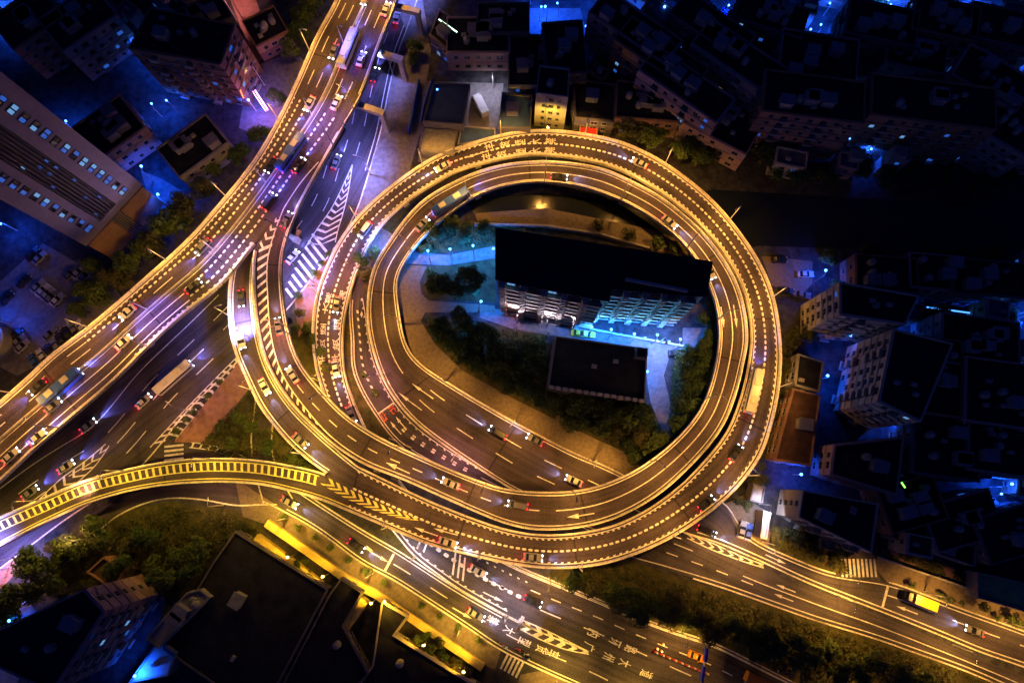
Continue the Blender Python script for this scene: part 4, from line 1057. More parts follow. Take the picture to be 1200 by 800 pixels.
building('long_low_row', "long low row of dark workshops above the pavement with the truck", [(1048, 606), (1145, 640), (1143, 664), (1044, 630)], 5, M_wallg, M_roof, 1, 0, clut=5, seed=18, nowin=True)
building('blue_edge_house', "dark house with a blue sheet eave by the zebra crossing", [(962, 630), (1002, 641), (1000, 651), (960, 642)], 4, M_walld, M_roofb, 1, 0, clut=0, nowin=True)
# bottom-left
building('balcony_tower', "apartment tower with pale diagonal balconies at the bottom corner", [(98, 690), (122, 716), (60, 812), (-50, 760)], 24, M_wallp, None, 7, .06, clut=3, seed=19)
building('blue_canopy_hall', "low hall with a bright blue-lit canopy roof at the bottom edge", [(186, 748), (207, 765), (196, 792), (150, 800)], 5, M_wallg, M_conc2, 1, 0, clut=1, nowin=True)
building('brown_roof_house', "old house with a brown pitched roof among trees at the lower corner", [(101, 670), (121, 652), (146, 668), (131, 690)], 6, M_wallbr, M_roofr, 1, 0, clut=0, nowin=True)
building('black_warehouse', "big black-roofed warehouse closest to the lawn and the lit yard", [(275, 622), (384, 690), (305, 840), (190, 760), (248, 660)], 4.5, M_walld, None, 1, 0, clut=2, seed=20)
building('notched_warehouse', "black-roofed wing jutting between the two brightly lit yards", [(399, 677), (425, 694), (402, 733), (432, 790), (360, 860), (310, 842), (386, 695)], 4.8, M_walld, None, 1, 0, clut=1, seed=21)
building('terrace_hall', "black-roofed hall whose yellow-lit terrace faces the bottom street", [(447, 704), (478, 722), (462, 744), (572, 812), (520, 880), (380, 860), (436, 780)], 4.6, M_wallc, None, 1, 0, clut=2, seed=22)
building('low_ribbed_roof', "low grey ribbed roof sunk behind the big black warehouse", [(218, 694), (235, 690), (246, 700), (185, 760), (170, 748)], 6, M_wallg, M_wallg, 1, 0, clut=4, nowin=True, seed=23)
# yellow retaining wall with its yard
def wallrun(name, label, pts, h, th, m_, cat="wall"):
    P = [W(x, y, 0) for x, y in pts]; mb = MB(); prev = None; rings = []
    for i, p in enumerate(P):
        d = (P[min(i + 1, len(P) - 1)] - P[max(0, i - 1)]).normalized(); n2 = Vector((-d.y, d.x, 0)) * th / 2
        rings.append([(p.x + n2.x, p.y + n2.y, 0), (p.x - n2.x, p.y - n2.y, 0), (p.x - n2.x, p.y - n2.y, h), (p.x + n2.x, p.y + n2.y, h)])
    mb.loft(rings); r = mb.build(name, m_); tag(r, label, cat); return r
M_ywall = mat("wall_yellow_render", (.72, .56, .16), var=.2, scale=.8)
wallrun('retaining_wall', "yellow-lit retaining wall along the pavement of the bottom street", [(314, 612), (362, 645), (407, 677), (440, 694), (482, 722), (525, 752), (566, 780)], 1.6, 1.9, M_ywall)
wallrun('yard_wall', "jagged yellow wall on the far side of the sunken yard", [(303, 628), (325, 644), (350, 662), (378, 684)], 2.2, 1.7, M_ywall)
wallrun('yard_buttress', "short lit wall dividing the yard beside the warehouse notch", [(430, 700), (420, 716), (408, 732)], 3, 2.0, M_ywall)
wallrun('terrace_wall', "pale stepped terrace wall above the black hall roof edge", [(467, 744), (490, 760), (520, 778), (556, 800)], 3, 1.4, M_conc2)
wallrun('river_wall', "grey stone wall along the river bank inside the loop", [(556, 264), (640, 266), (700, 275), (760, 292)], 1.4, .6, M_conc)
wallrun('garden_wall', "low wall between the lit yard and the long balcony block", [(672, 382), (720, 392), (800, 406)], 1.2, .5, M_conc2)
wallrun('site_hoarding', "tall blue hoarding beside the violet pavement", [(492, 98), (486, 130), (480, 158)], 2.6, .3, mat("hoarding_blue", (.06, .15, .5), var=.2, scale=1))
wallrun('yard_fence', "blue fence along the near edge of the walled yard", [(508, 96), (498, 126), (494, 146)], 2.4, .25, mat("hoarding_blue", (.06, .15, .5)))
wallrun('pavement_wall', "low wall behind the pavement past the zebra crossing", [(1028, 652), (1060, 664), (1120, 684), (1200, 715)], 1.3, .4, M_conc2)
for i, (x, y, tx_, ty_) in enumerate(((345, 650, 335, 626), (385, 672, 372, 654), (440, 702, 428, 682), (455, 700, 468, 718), (500, 750, 478, 724), (545, 780, 530, 758))):  # added floods that boost the yellow light on the wall top
    p = W(x, y); floodlight('floodlight', "added yellow floodlight down in the sunken yards behind the lit wall, %s along" % ordn(i), (p.x, p.y, .05), W(tx_, ty_, 1), 8500, (1, .52, .03), 130, 5.0)
# dark city blocks beyond the canal and behind the highway
CITY = [(662, 55, 15, 20, 4, 14, "black windowless block beside the blue-lit court"), (745, 30, 34, 11, -38, 17, "blue-tinged slab block highest behind the loop"), (775, 62, 34, 11, -38, 17, "slab block second in the slanting row behind the loop"),
        (805, 98, 34, 11, -38, 17, "slab block third in the slanting row behind the loop"), (835, 28, 30, 11, -38, 18, "slab block at the top edge with blue windows"), (868, 66, 34, 12, -38, 18, "slab block beside the dark square roof"),
        (760, 118, 24, 14, -5, 9, "low dark hall between the red roofed shop and the slanting row"), (850, 140, 26, 16, -30, 10, "dark low block nearest the canal bank"), (905, 15, 26, 12, -20, 16, "blue-dotted block at the top edge past the slabs"),
        (960, 70, 28, 20, -10, 16, "black square block amid blue street lights"), (955, 112, 26, 12, -8, 22, "brown-grid apartment block with small blue windows over the canal"), (1095, 118, 32, 12, -8, 22, "wide apartment block with dim checkered windows over the canal"),
        (1035, 25, 26, 14, -14, 15, "dark block between the top edge and the blue court"), (1075, 62, 22, 12, -14, 12, "small block with a blue-lit forecourt"), (1110, 20, 24, 14, -14, 15, "dark block by the pair of blue courts at the top"),
        (1165, 90, 26, 14, -35, 16, "dark slanted block near the side edge"), (1180, 30, 26, 14, -14, 15, "block in the very top corner beyond the canal"), (1185, 140, 24, 18, -35, 15, "purple-tinged block at the side edge over the canal"),
        (1040, 320, 22, 12, -5, 9, "dark low house just below the canal"), (1100, 318, 20, 12, -5, 9, "dark low house below the canal next to the blue lane"), (1160, 325, 26, 12, -5, 10, "dark house below the canal at the side edge"),
        (1150, 400, 26, 16, -8, 14, "dark block under the long blue-lit lane"), (1100, 440, 16, 24, -8, 14, "dark block with a dim blue gable behind the terraced block"), (1175, 460, 24, 20, -8, 15, "dark block at the side edge midway down"),
        (1110, 520, 22, 20, -8, 12, "dark block above the blue-lit lower street"), (1175, 520, 22, 18, -8, 13, "dark block at the side edge above the lower blue street"), (1070, 590, 20, 14, 15, 9, "dark house beside the lit green figure lamp"),
        (1130, 610, 24, 14, 15, 8, "dark house between blue street and workshops"), (1185, 625, 20, 14, 15, 9, "dark house at the side edge above the green roof"),
        (90, 20, 24, 16, 40, 14, "dark block at the top edge behind the tower"), (30, 20, 22, 16, 40, 14, "dark block in the very top corner behind the tower"), (125, 150, 22, 16, 40, 10, "dark low block between the tower and the striped office"), (230, 20, 24, 12, 30, 10, "dark block at the top edge above the striped office"),
        (225, 170, 22, 14, 40, 8, "dark low block between the highway and the blue-lit path"), (310, 30, 14, 12, 30, 7, "small shop with orange glow beside the highway trees"), (560, 40, 24, 14, 0, 9, "dark hall behind the walled yard"), (590, 20, 20, 12, 0, 10, "dark hall at the top edge near the street"),
        (620, 70, 16, 20, 0, 8, "dark blue-edged hall above the yellow house"), (30, 620 - 600 + 300, 1, 1, 0, 1, "")]
CITY = [(x, y, lx * (1 if h >= 20 else .74), ly * (1 if h >= 20 else .8), an, h if h < 20 else 20, lb) for x, y, lx, ly, an, h, lb in CITY]
def inside_any(p):
    for (x, y, lx, ly, an, h, lb) in CITY[:-1]:
        c = W(x, y, h); dx, dy = p.x - c.x, p.y - c.y; ca, sa = math.cos(R(an)), math.sin(R(an))
        if abs(dx * ca + dy * sa) < lx / 2 + 1.5 and abs(-dx * sa + dy * ca) < ly / 2 + 1.5: return True
    return False
LAMP_XY = []; q_ = random.Random(5); n_c = 0
while n_c < 62:
    x, y = q_.uniform(600, 1195), q_.uniform(0, 195)
    if q_.random() < .25: x, y = q_.uniform(1010, 1195), q_.uniform(310, 640)
    if q_.random() < .12: x, y = q_.uniform(0, 250), q_.uniform(0, 190)
    if 560 < x < 860 and y > 130: continue
    if inside_any(W(x, y)): continue
    LAMP_XY.append(W(x, y))
    r = copy_tree(CITY_LAMP, W(x, y), q_.random() * 6, "small blue lamp in the lanes between dark city blocks, %s of those lanes" % ordn(n_c)); n_c += 1
for i, (x, y, lx, ly, an, h, lb) in enumerate(CITY[:-1]):
    c = W(x, y, h); ca, sa = math.cos(R(an)), math.sin(R(an)); P = []
    for u, v in ((-1, -1), (1, -1), (1, 1), (-1, 1)):
        U, V = u * lx / 2, v * ly / 2; P.append(Vector((c.x + U * ca - V * sa, c.y + U * sa + V * ca, 0)))
    building('city_block', lb, None, h, [M_walld, M_wallg, M_wallbr, M_wallp][i % 4] if h < 20 else M_wallbr, None, max(2, int(h / 3.1)), (.09 if y < 200 else .03), world=P, clut=rnd.randint(5, 10), limit=60, seed=50 + i, size=(1.2, 1.3))
HS = []
def house_ok(p, r_):
    for (x, y, lx, ly, an, h, lb) in CITY[:-1]:
        c = W(x, y, h); dx, dy = p.x - c.x, p.y - c.y; ca, sa = math.cos(R(an)), math.sin(R(an))
        if abs(dx * ca + dy * sa) < lx / 2 + r_ and abs(-dx * sa + dy * ca) < ly / 2 + r_: return False
    return all((p - q).length > r_ + r2 + .5 for q, r2 in HS)
q_ = random.Random(11); tries = 0
ROOFS = [("felt", M_roof), ("blue sheet", M_roofb), ("brown tiled", M_roofr), ("grey", M_walld)]
while len(HS) < 110 and tries < 4000:
    tries += 1; k = q_.random()
    if k < .62: x, y = q_.uniform(690, 1195), q_.uniform(0, 200)
    elif k < .85: x, y = q_.uniform(1010, 1195), q_.uniform(310, 640)
    else: x, y = q_.uniform(0, 250), q_.uniform(0, 40)
    if (x < 890 and y > 120) or (x < 1130 and 380 < y < 610): continue
    p = W(x, y); r_ = q_.uniform(3.5, 6.0)
    if not house_ok(p, r_ * .8) or any((p - q).length < r_ + 1 for q in LAMP_XY): continue
    HS.append((p, r_)); an = R(-38 if x < 880 else -12); lx, ly = r_ * q_.uniform(1.2, 1.7), r_ * q_.uniform(.9, 1.2); ca, sa = math.cos(an), math.sin(an)
    P = [Vector((p.x + u * lx / 2 * ca - v * ly / 2 * sa, p.y + u * lx / 2 * sa + v * ly / 2 * ca, 0)) for u, v in ((-1, -1), (1, -1), (1, 1), (-1, 1))]
    rn, rm = ROOFS[q_.randrange(4)]; h = q_.uniform(5, 11); n_h = len(HS) - 1
    building('small_house', "small house with a %s roof %s, %s of the small houses" % (rn, "past the canal" if k < .62 else "by the canal" if k < .85 else "behind the tower", ordn(n_h)), None, h, [M_wallc, M_wallg, M_wallbr, M_wallp][q_.randrange(4)], rm, 2, .25, world=P, clut=1, limit=8, seed=300 + n_h, size=(1.1, 1.2), cat="house")
# glowing sign on the office corner, strip lights, round blue roof
sg = empty('vertical_sign', (0, 0, 0), 0, "tall glowing pink and blue vertical sign on the office corner", "sign")
p = W(305, 118, 6); m = MB(); m.box((p.x, p.y, 6), (.5, 1.6, 9), R(30)); m.build('sign_box', M_walld, sg)
m = MB(); m.box((p.x + .1, p.y - .1, 6), (.8, 1.3, 8.4), R(30)); m.build('lit_panel', mat("sign_pink", (.8, .3, .8), var=0, emit=(1, .35, 1), es=14), sg)
ld = bpy.data.lights.new("sign_glow", 'POINT'); ld.energy = 2600; ld.color = (.6, .2, 1); ld.shadow_soft_size = 1.0
o = bpy.data.objects.new("sign_glow", ld); col.objects.link(o); o.parent = sg; o.location = (p.x + 2, p.y - 2, 6)
for lb, x, y, z, L_, an, cc in (("green-white strip light on the hut roof edge", 525, 31, 8.6, 7, -38, (.6, 1, .75)), ("orange-red sign bars on the striped office front", 283, 109, 8, 4, -65, (1, .18, .05)), ("thin blue-lit canopy edge in the court beyond the canal", 1128, 50, 5, 9, -8, (.05, .25, 1)), ("short blue-lit gateway beyond the canal", 1100, 43, 5, 6, 80, (.05, .2, 1)),
                              ("small blue lit kiosk front beyond the canal", 1100, 79, 5, 5, -5, (.06, .3, 1)), ("thin pale lit strip at the workshops of the side edge", 1075, 755 - 170, 3, 4, -10, (.3, .5, 1)), ("blue light strip along the lane under the canal", 1115, 364, 3, 14, -8, (.05, .25, .9)), ("green glowing figure sign on a roof", 1058, 568, 9, 1.6, -60, (.25, 1, .1))):
    p = W(x, y, z); r = empty('light_strip', (p.x, p.y, z), R(an), lb, "light strip"); m = MB(); m.box((0, 0, 0), (L_, .5, .35)); m.build('housing', M_walld, r)
    m = MB(); m.box((0, 0, .22), (L_ * .95, .35, .12)); m.build('tube', mat("strip_%d%d" % (x, y), (.5, .5, .5), var=0, emit=cc, es=3.0), r)
rt = empty('round_pavilion', W(-2, 402, 0), 0, "round blue-lit pavilion roof at the side edge by the car park", "pavilion")
m = MB(); m.tube((0, 0, 0), (0, 0, 5), 4.6, 4.6, 28); m.build('drum', M_wallg, rt); m = MB(); m.tube((0, 0, 5), (0, 0, 5.4), 5, 5, 28); m.tube((0, 0, 5.4), (0, 0, 6.4), 4, 1.2, 28); m.build('roof', M_conc2, rt)

# ------------------------------------------------------------------ vehicles
def car_meshes(colour, L_=4.5, Wc=1.8, Hc=1.45, van=False):
    hw = Wc / 2; pm = paint(colour, CARC[colour]); out = {}
    st = [(-L_ / 2, .80, .35, .70), (-L_ / 2 + .12, .95, .25, .92), (-L_ * .32, 1.0, .22, .98), (0, 1.0, .2, .95), (L_ * .25, 1.0, .22, .90), (L_ / 2 - .35, .95, .25, .80), (L_ / 2 - .05, .82, .3, .62), (L_ / 2, .7, .38, .55)]
    m = MB(); m.loft([[(x, -hw * k, z0), (x, -hw * k, (z0 + z1) / 2 + .1), (x, -hw * k * .9, z1), (x, hw * k * .9, z1), (x, hw * k, (z0 + z1) / 2 + .1), (x, hw * k, z0)] for x, k, z0, z1 in st])
    a, b_ = (-L_ * .36, L_ * .14) if not van else (-L_ * .46, L_ * .3)
    r0, r1 = (a + .55, b_ - .55) if not van else (a + .12, b_ - .5)
    m.loft([[(r0, -hw * .74, Hc - .07), (r1, -hw * .74, Hc - .07), (r1, hw * .74, Hc - .07), (r0, hw * .74, Hc - .07)], [(r0 + .1, -hw * .66, Hc), (r1 - .1, -hw * .66, Hc), (r1 - .1, hw * .66, Hc), (r0 + .1, hw * .66, Hc)]])
    for s_ in (-1, 1): m.box((b_ - .1, s_ * (hw + .08), 1.0), (.15, .22, .14))
    out['body'] = [(m.mesh('body', pm, False), (0, 0, 0))]
    m = MB(); m.loft([[(a - .1, -hw * .86, .92), (b_ + .25, -hw * .86, .88), (b_ + .25, hw * .86, .88), (a - .1, hw * .86, .92)], [(r0, -hw * .73, Hc - .08), (r1, -hw * .73, Hc - .08), (r1, hw * .73, Hc - .08), (r0, hw * .73, Hc - .08)]])
    out['window'] = [(m.mesh('window', M_carglass), (0, 0, 0))]
    m = MB(); m.tube((0, -.1, 0), (0, .1, 0), .32, .32, 12); wm = m.mesh('wheel', M_tyre)
    out['wheel'] = [(wm, (x, s_ * (hw - .08), .32)) for x in (-L_ * .3, L_ * .31) for s_ in (-1, 1)]
    for nm, x, on, off in (('headlight', L_ / 2 - .1, M_head, M_headoff), ('taillight', -L_ / 2 + .03, M_tail, M_tailoff)):
        m = MB(); m.box((0, 0, 0), (.24, .36, .16)); out[nm] = [((m.mesh(nm, on), m.mesh(nm, off)), (x, s_ * hw * .66, .66 if nm == 'headlight' else .8)) for s_ in (-1, 1)]
    return out
CM = {}
hl = bpy.data.lights.new("headlight_beam", 'SPOT'); hl.energy = 2800; hl.color = (.50, .56, 1.0); hl.spot_size = R(58); hl.spot_blend = .7; hl.shadow_soft_size = .15
tl = bpy.data.lights.new("taillight_glow", 'SPOT'); tl.energy = 120; tl.color = (1, .02, .06); tl.spot_size = R(120); tl.spot_blend = .8; tl.shadow_soft_size = .1
hv = bpy.data.lights.new("headlight_beam_violet", 'SPOT'); hv.energy = 4800; hv.color = (.18, .2, 1.0); hv.spot_size = R(62); hv.spot_blend = .7; hv.shadow_soft_size = .15
def place_car(p, dirn, colour, label, on=True, group=None, van=False, kind='car', cat='car', beam=None, pitch=True):
    key = (colour, van)
    if key not in CM: CM[key] = car_meshes(colour, 4.5 if not van else 4.9, 1.8, 1.45 if not van else 1.95, van)
    r = empty(kind, p, 0, label, cat, group)
    dx = Vector(dirn).normalized(); up = Vector((0, 0, 1)); y = up.cross(dx).normalized(); z = dx.cross(y)
    r.rotation_euler = Matrix((dx, y, z)).transposed().to_euler()
    for nm, lst in CM[key].items():
        for me, loc in lst:
            if isinstance(me, tuple): me = me[0] if on else me[1]
            part(nm, me, r, loc)
    if on:
        o = part("headlight_beam", beam or hl, r, (2.5, 0, .85)); o.rotation_euler = (0, R(-90 + 14), 0)
        o.rotation_euler = Vector((1, 0, -.15)).to_track_quat('-Z', 'Y').to_euler()
        o = part("taillight_glow", tl, r, (-2.4, 0, .9)); o.rotation_euler = Vector((-.7, 0, -1)).to_track_quat('-Z', 'Y').to_euler()
    return r
cc_ = ["white", "silver", "black", "white", "grey", "silver", "black", "grey", "black", "white"]
ccount = {}
def on_road(rb, sgn, lst, where, group, late=0, dz=0, beam=None):
    for i, (x, y) in enumerate(lst):
        d, o = (locate_late(rb, x, y, late) if late else rb.locate(x, y))
        wd = rb.width(d); o = max(1.7, min(wd - 1.7, o)); cl = rnd.choice(cc_)
        ccount[group] = ccount.get(group, -1) + 1
        place_car(rb.pos(d, o, dz), rb.dirv(d) * sgn, cl, "%s car %s" % (cl, where % ordn(i)), True, group, van=rnd.random() < .18, beam=beam)
on_road(RA, -1, [(452, 15), (425, 68), (395, 122), (350, 196), (316, 238), (226, 338), (146, 402), (62, 478), (52, 520), (14, 535)], "heading up the street side of the highway, %s from the top", "cars driving up the highway", beam=hv)
on_road(RA, 1, [(428, 2), (392, 62), (362, 125), (318, 196), (238, 292), (150, 368), (48, 452)], "heading down the tree side of the highway, %s from the top", "cars driving down the highway", beam=hv)
on_road(RD, 1, [(670, 562), (632, 505), (585, 508), (497, 262), (652, 208), (785, 262), (829, 320)], "on the inner spiral ramp, %s after the ground section", "cars on the inner spiral ramp")
on_road(RD, 1, [(610, 592), (530, 567), (344, 440), (328, 385), (345, 262)], "on the ramp climbing past the hatching, %s towards the highway", "cars on the climbing ramp", late=.62)
on_road(RG, 1, [(284, 352), (284, 400), (312, 455), (352, 515)], "on the yellow-lit curved ramp, %s from the highway", "cars on the yellow-lit ramp")
on_road(RE, 1, [(520, 640), (622, 652), (826, 590), (862, 530), (748, 192), (520, 196), (430, 268), (396, 355), (394, 432)], "on the outer loop, %s counted with the traffic from the merge", "cars on the outer loop")
on_road(RK, 1, [(340, 588), (420, 640), (560, 720)], "on the bottom street beside the trees, %s along", "cars on the bottom street", dz=.05)
on_road(RE0, 1, [(560, 668), (622, 702), (424, 480)], "on the wide bottom road past the slanted hatching, %s along", "cars on the wide bottom road", dz=.06)
on_road(RN, 1, [(818, 652)], "alone by the chevrons below the loop, %s one", "cars on the side road", dz=.035)
on_road(RN, -1, [(1140, 738)], "coming towards the stop line near the orange truck, %s one", "cars on the side road", dz=.035)
on_road(RH, -1, [(466, 22), (440, 90), (395, 190), (345, 300), (170, 470), (104, 500), (82, 545), (40, 575)], "on the ground-level arterial under the highway, %s from the top", "cars on the arterial", dz=.03, beam=hv)
on_road(RP, 1, [(422, 262)], "in the slot leading under the loop, %s one", "cars on the slot road", dz=.04)
# parked
def parked(px, py, ang, colour, label, group, van=False, z=.02):
    place_car(W(px, py, 0) + Vector((0, 0, z)), (math.cos(R(ang)), math.sin(R(ang)), 0), colour, label, False, group, van)
for i, (x, y, c) in enumerate(((41, 423, "blue"), (51, 417, "white"), (60, 411, "black"), (67, 405, "grey"), (73, 398, "black"), (80, 391, "black"), (88, 386, "grey"), (97, 383, "white"))):
    parked(x, y, 130, c, "parked %s car, %s from the corner in the row against the highway" % (c, ordn(i)), "cars parked against the highway")
for i, (x, y, c) in enumerate(((40, 298, "black"), (48, 303, "silver"), (84, 322, "grey"), (94, 320, "white"), (101, 324, "silver"), (46, 336, "silver"), (52, 341, "white"), (57, 345, "silver"), (62, 349, "grey"), (69, 352, "white"), (30, 330, "black"), (20, 393, "black"), (24, 400, "silver"), (28, 406, "white"), (60, 392, "grey"), (10, 350, "black"))):
    parked(x, y, 50, c, "parked %s car in the tower's dim car park, %s away from the tower foot" % (c, ordn(i)), "cars parked below the tower")
for x, y, c, a, lb in ((868.5, 620, "silver", 72, "pale blue-grey car parked at the kerb bend near the gate house"), (876, 623, "blue", 72, "bright blue car parked beside the grey one at the kerb bend"), (679, 391, "yellow", -6, "first of two yellow cars in the blue-lit yard"), (688, 392, "yellow", -6, "second yellow car in the blue-lit yard, nearer the hall"),
                       (792, 414, "black", 0, "black car in the lane end of the blue-lit yard"), (943, 322, "white", 0, "white car in the tan yard by the canal"), (912, 305, "black", 0, "black car at the fence of the tan yard"), (920, 341, "black", -10, "black car below the tan yard"), (939, 346, "grey", -10, "grey car below the tan yard by the gold-lit gable")):
    parked(x, y, a, c, lb, None, z=.13 if x in (868.5, 876) else .03)
tx = place_car(W(816, 768) + Vector((0, 0, .06)), RE0.dirv(RE0.locate(816, 768)[0]), "orange", "orange taxi waiting under the blue overhead sign", False, None, kind='taxi', cat='taxi')
m = MB(); m.box((-.3, 0, 1.53), (.25, .7, .14)); m.build('roof_sign', mat("taxi_sign", (.8, .7, .3), var=0), tx)
parked(922, 826 - 40, 160, "black", "dark car near the barriers at the bottom edge", None)
def truck(p, ang, boxc, label, cabc="black"):
    r = empty('box_truck', p, R(ang), label, 'truck')
    m = MB(); m.box((-1.0, 0, 2.0), (5.6, 2.3, 2.5)); 
    for k in range(9): m.box((-3.6 + k * .65, 0, 3.28), (.12, 2.32, .07))
    m.build('cargo_box', boxc, r)
    m = MB(); m.loft([[(1.95, -1.05, .5), (1.95, 1.05, .5), (1.95, 1.0, 2.5), (1.95, -1.0, 2.5)], [(3.3, -1.05, .5), (3.3, 1.05, .5), (3.05, .95, 2.4), (3.05, -.95, 2.4)], [(3.7, -1.0, .5), (3.7, 1.0, .5), (3.45, .9, 1.5), (3.45, -.9, 1.5)]]); m.build('cab', paint(cabc, CARC[cabc]), r)
    m = MB(); m.loft([[(3.12, -.85, 2.3), (3.12, .85, 2.3), (3.5, .85, 1.55), (3.5, -.85, 1.55)], [(3.2, -.85, 2.32), (3.2, .85, 2.32), (3.58, .85, 1.57), (3.58, -.85, 1.57)]]); m.build('windscreen', M_carglass, r)
    m = MB(); m.box((-.3, 0, .6), (6.6, .9, .25)); m.build('chassis', M_tyre, r)
    for x in (-2.6, 2.5):
        for s_ in (-1, 1): m = MB(); m.tube((x, s_ * .85, .45), (x, s_ * 1.15, .45), .45, .45, 12); m.build('wheel', M_tyre, r)
    return r
q = RN.locate(1075, 698)[0]; v = RN.dirv(q)
truck(W(1073, 702) + Vector((0, 0, .04)), math.degrees(math.atan2(-v.y, -v.x)), paint("yellow", CARC["yellow"]), "truck with a yellow box body and dark cab stopped by the kerb")
q = RE0.locate(885, 795)[0]; v = RE0.dirv(q)
truck(W(888, 797) + Vector((0, 0, .06)), math.degrees(math.atan2(v.y, v.x)), paint("orange", CARC["orange"]), "truck with an orange box body cut by the bottom edge", "white")
truck(W(563, 126) + Vector((0, 0, .03)), 115, paint("white", CARC["white"]), "white truck parked in the walled yard beside the blue-roofed warehouse", "white")
# long coaches where the big streaks were
def coach(rb, x, y, sgn, colour, label, late=0):
    d, o = locate_late(rb, x, y, late) if late else rb.locate(x, y)
    r = empty('coach', rb.pos(d, o, .05), 0, label, 'bus'); dx = (rb.dirv(d) * sgn); yv = Vector((0, 0, 1)).cross(dx).normalized(); z = dx.cross(yv); r.rotation_euler = Matrix((dx, yv, z)).transposed().to_euler()
    m = MB(); m.loft([[(xx, -1.2 * k, .4), (xx, -1.22 * k, 1.6), (xx, -1.18 * k, 2.9), (xx, -.95 * k, 3.1), (xx, .95 * k, 3.1), (xx, 1.18 * k, 2.9), (xx, 1.22 * k, 1.6), (xx, 1.2 * k, .4)] for xx, k in ((-5.6, .94), (-5.4, 1), (5.3, 1), (5.6, .93))]); m.build('body', paint(colour, CARC[colour]), r)
    m = MB(); m.box((0, 0, 2.15), (10.4, 2.5, .8)); m.build('window', M_carglass, r)
    m = MB(); m.box((-2.5, 0, 3.2), (1.9, 1.4, .25)); m.build('roof_vent', M_conc2, r); m = MB(); m.box((2.2, 0, 3.2), (1.9, 1.4, .25)); m.build('roof_vent', M_conc2, r)
    for xx in (-3.4, 3.6):
        for s_ in (-1, 1): m = MB(); m.tube((xx, s_ * .95, .5), (xx, s_ * 1.2, .5), .5, .5, 12); m.build('wheel', M_tyre, r)
    for s_ in (-1, 1):
        m = MB(); m.box((5.6, s_ * .85, .8), (.12, .4, .25)); m.build('headlight', M_head, r); m = MB(); m.box((-5.62, s_ * .95, 1.0), (.12, .25, .35)); m.build('taillight', M_tail, r)
    o = part("headlight_beam", hv, r, (5.9, 0, 1.2)); o.rotation_euler = Vector((1, 0, -.2)).to_track_quat('-Z', 'Y').to_euler()
    o = part("taillight_glow", tl, r, (-5.9, 0, 1.2)); o.rotation_euler = Vector((-.7, 0, -1)).to_track_quat('-Z', 'Y').to_euler()
coach(RD, 528, 240, 1, "blue", "blue coach on the upper left curve of the inner loop")
coach(RA, 75, 455, -1, "blue", "blue coach on the wide highway near the parked cars")
coach(RA, 410, 60, -1, "white", "white coach among traffic at the top of the highway")
coach(RA, 345, 180, -1, "blue", "blue coach where the ramp joins the highway")
coach(RE, 880, 462, 1, "white", "white coach on the far side of the outer loop")
coach(RH, 205, 445, -1, "white", "white coach on the ground arterial under the lower highway")
# scooters waiting by the small zebra crossing
def scooter(p, ang, c, label):
    r = empty('motor_scooter', p, R(ang), label, 'scooter', "scooters waiting at the small zebra crossing")
    m = MB(); m.loft([[(x, -w_, z0), (x, w_, z0), (x, w_ * .8, z1), (x, -w_ * .8, z1)] for x, w_, z0, z1 in ((-.75, .12, .5, .75), (-.4, .2, .3, .8), (0, .18, .28, .45), (.4, .17, .3, .5), (.55, .2, .35, 1.0), (.65, .12, .5, .95))]); m.build('body', paint(c, CARC[c]), r)
    m = MB(); m.box((-.35, 0, .85), (.7, .3, .12)); m.build('seat', M_tyre, r)
    m = MB(); m.tube((.5, -.35, 1.08), (.5, .35, 1.08), .03, .03, 6); m.tube((.55, 0, .9), (.5, 0, 1.1), .04, .04, 6); m.build('handlebar', M_pole, r)
    for x in (-.6, .7): m = MB(); m.tube((x, -.06, .26), (x, .06, .26), .26, .26, 10); m.build('wheel', M_tyre, r)
for i, (x, y, c) in enumerate(((583, 751, "black"), (588, 754, "red"), (592, 757, "white"), (607, 760, "red"), (612, 764, "black"), (617, 766, "white"), (618, 771, "blue"))):
    scooter(W(x, y) + Vector((0, 0, .055)), -30 + i * 7, c, "%s scooter waiting by the small zebra crossing, %s from the pavement corner" % (c, ordn(i)))
# blue overhead sign and barriers at the bottom edge
sg = empty('overhead_sign', (0, 0, 0), 0, "blue overhead direction sign on a pale gantry above the orange taxi", "road sign")
a, b_ = W(829, 756, 6.5), W(822, 800, 6.5); d = b_ - a; c = (a + b_) / 2; rz = math.atan2(d.y, d.x)
m = MB(); m.box((c.x, c.y, 6.3), (d.length, .35, .35), rz); m.tube((a.x, a.y, 0), (a.x, a.y, 6.3), .18, .14, 8); m.build('gantry', M_pole, sg)
for f, l_ in ((.25, 3.0), (.75, 3.4)):
    p = a.lerp(b_, f); m = MB(); m.box((p.x, p.y, 6.3), (l_, .5, 1.8), rz); m.build('sign_panel', mat("sign_blue", (.02, .05, .5), var=0, rough=.4), sg)
gp = empty('gantry', (0, 0, 0), 0, "short yellow-lit sign gantry standing at the tip of the road divider", "gantry")
a, b_ = W(613, 722, 6), W(606, 741, 6); d = b_ - a; c = (a + b_) / 2
m = MB(); m.box((c.x, c.y, 6), (d.length, .8, .7), math.atan2(d.y, d.x)); m.build('beam', M_conc2, gp); m = MB(); m.tube((c.x, c.y, 0), (c.x, c.y, 5.8), .3, .25, 8); m.build('post', M_conc2, gp)
bar0 = None
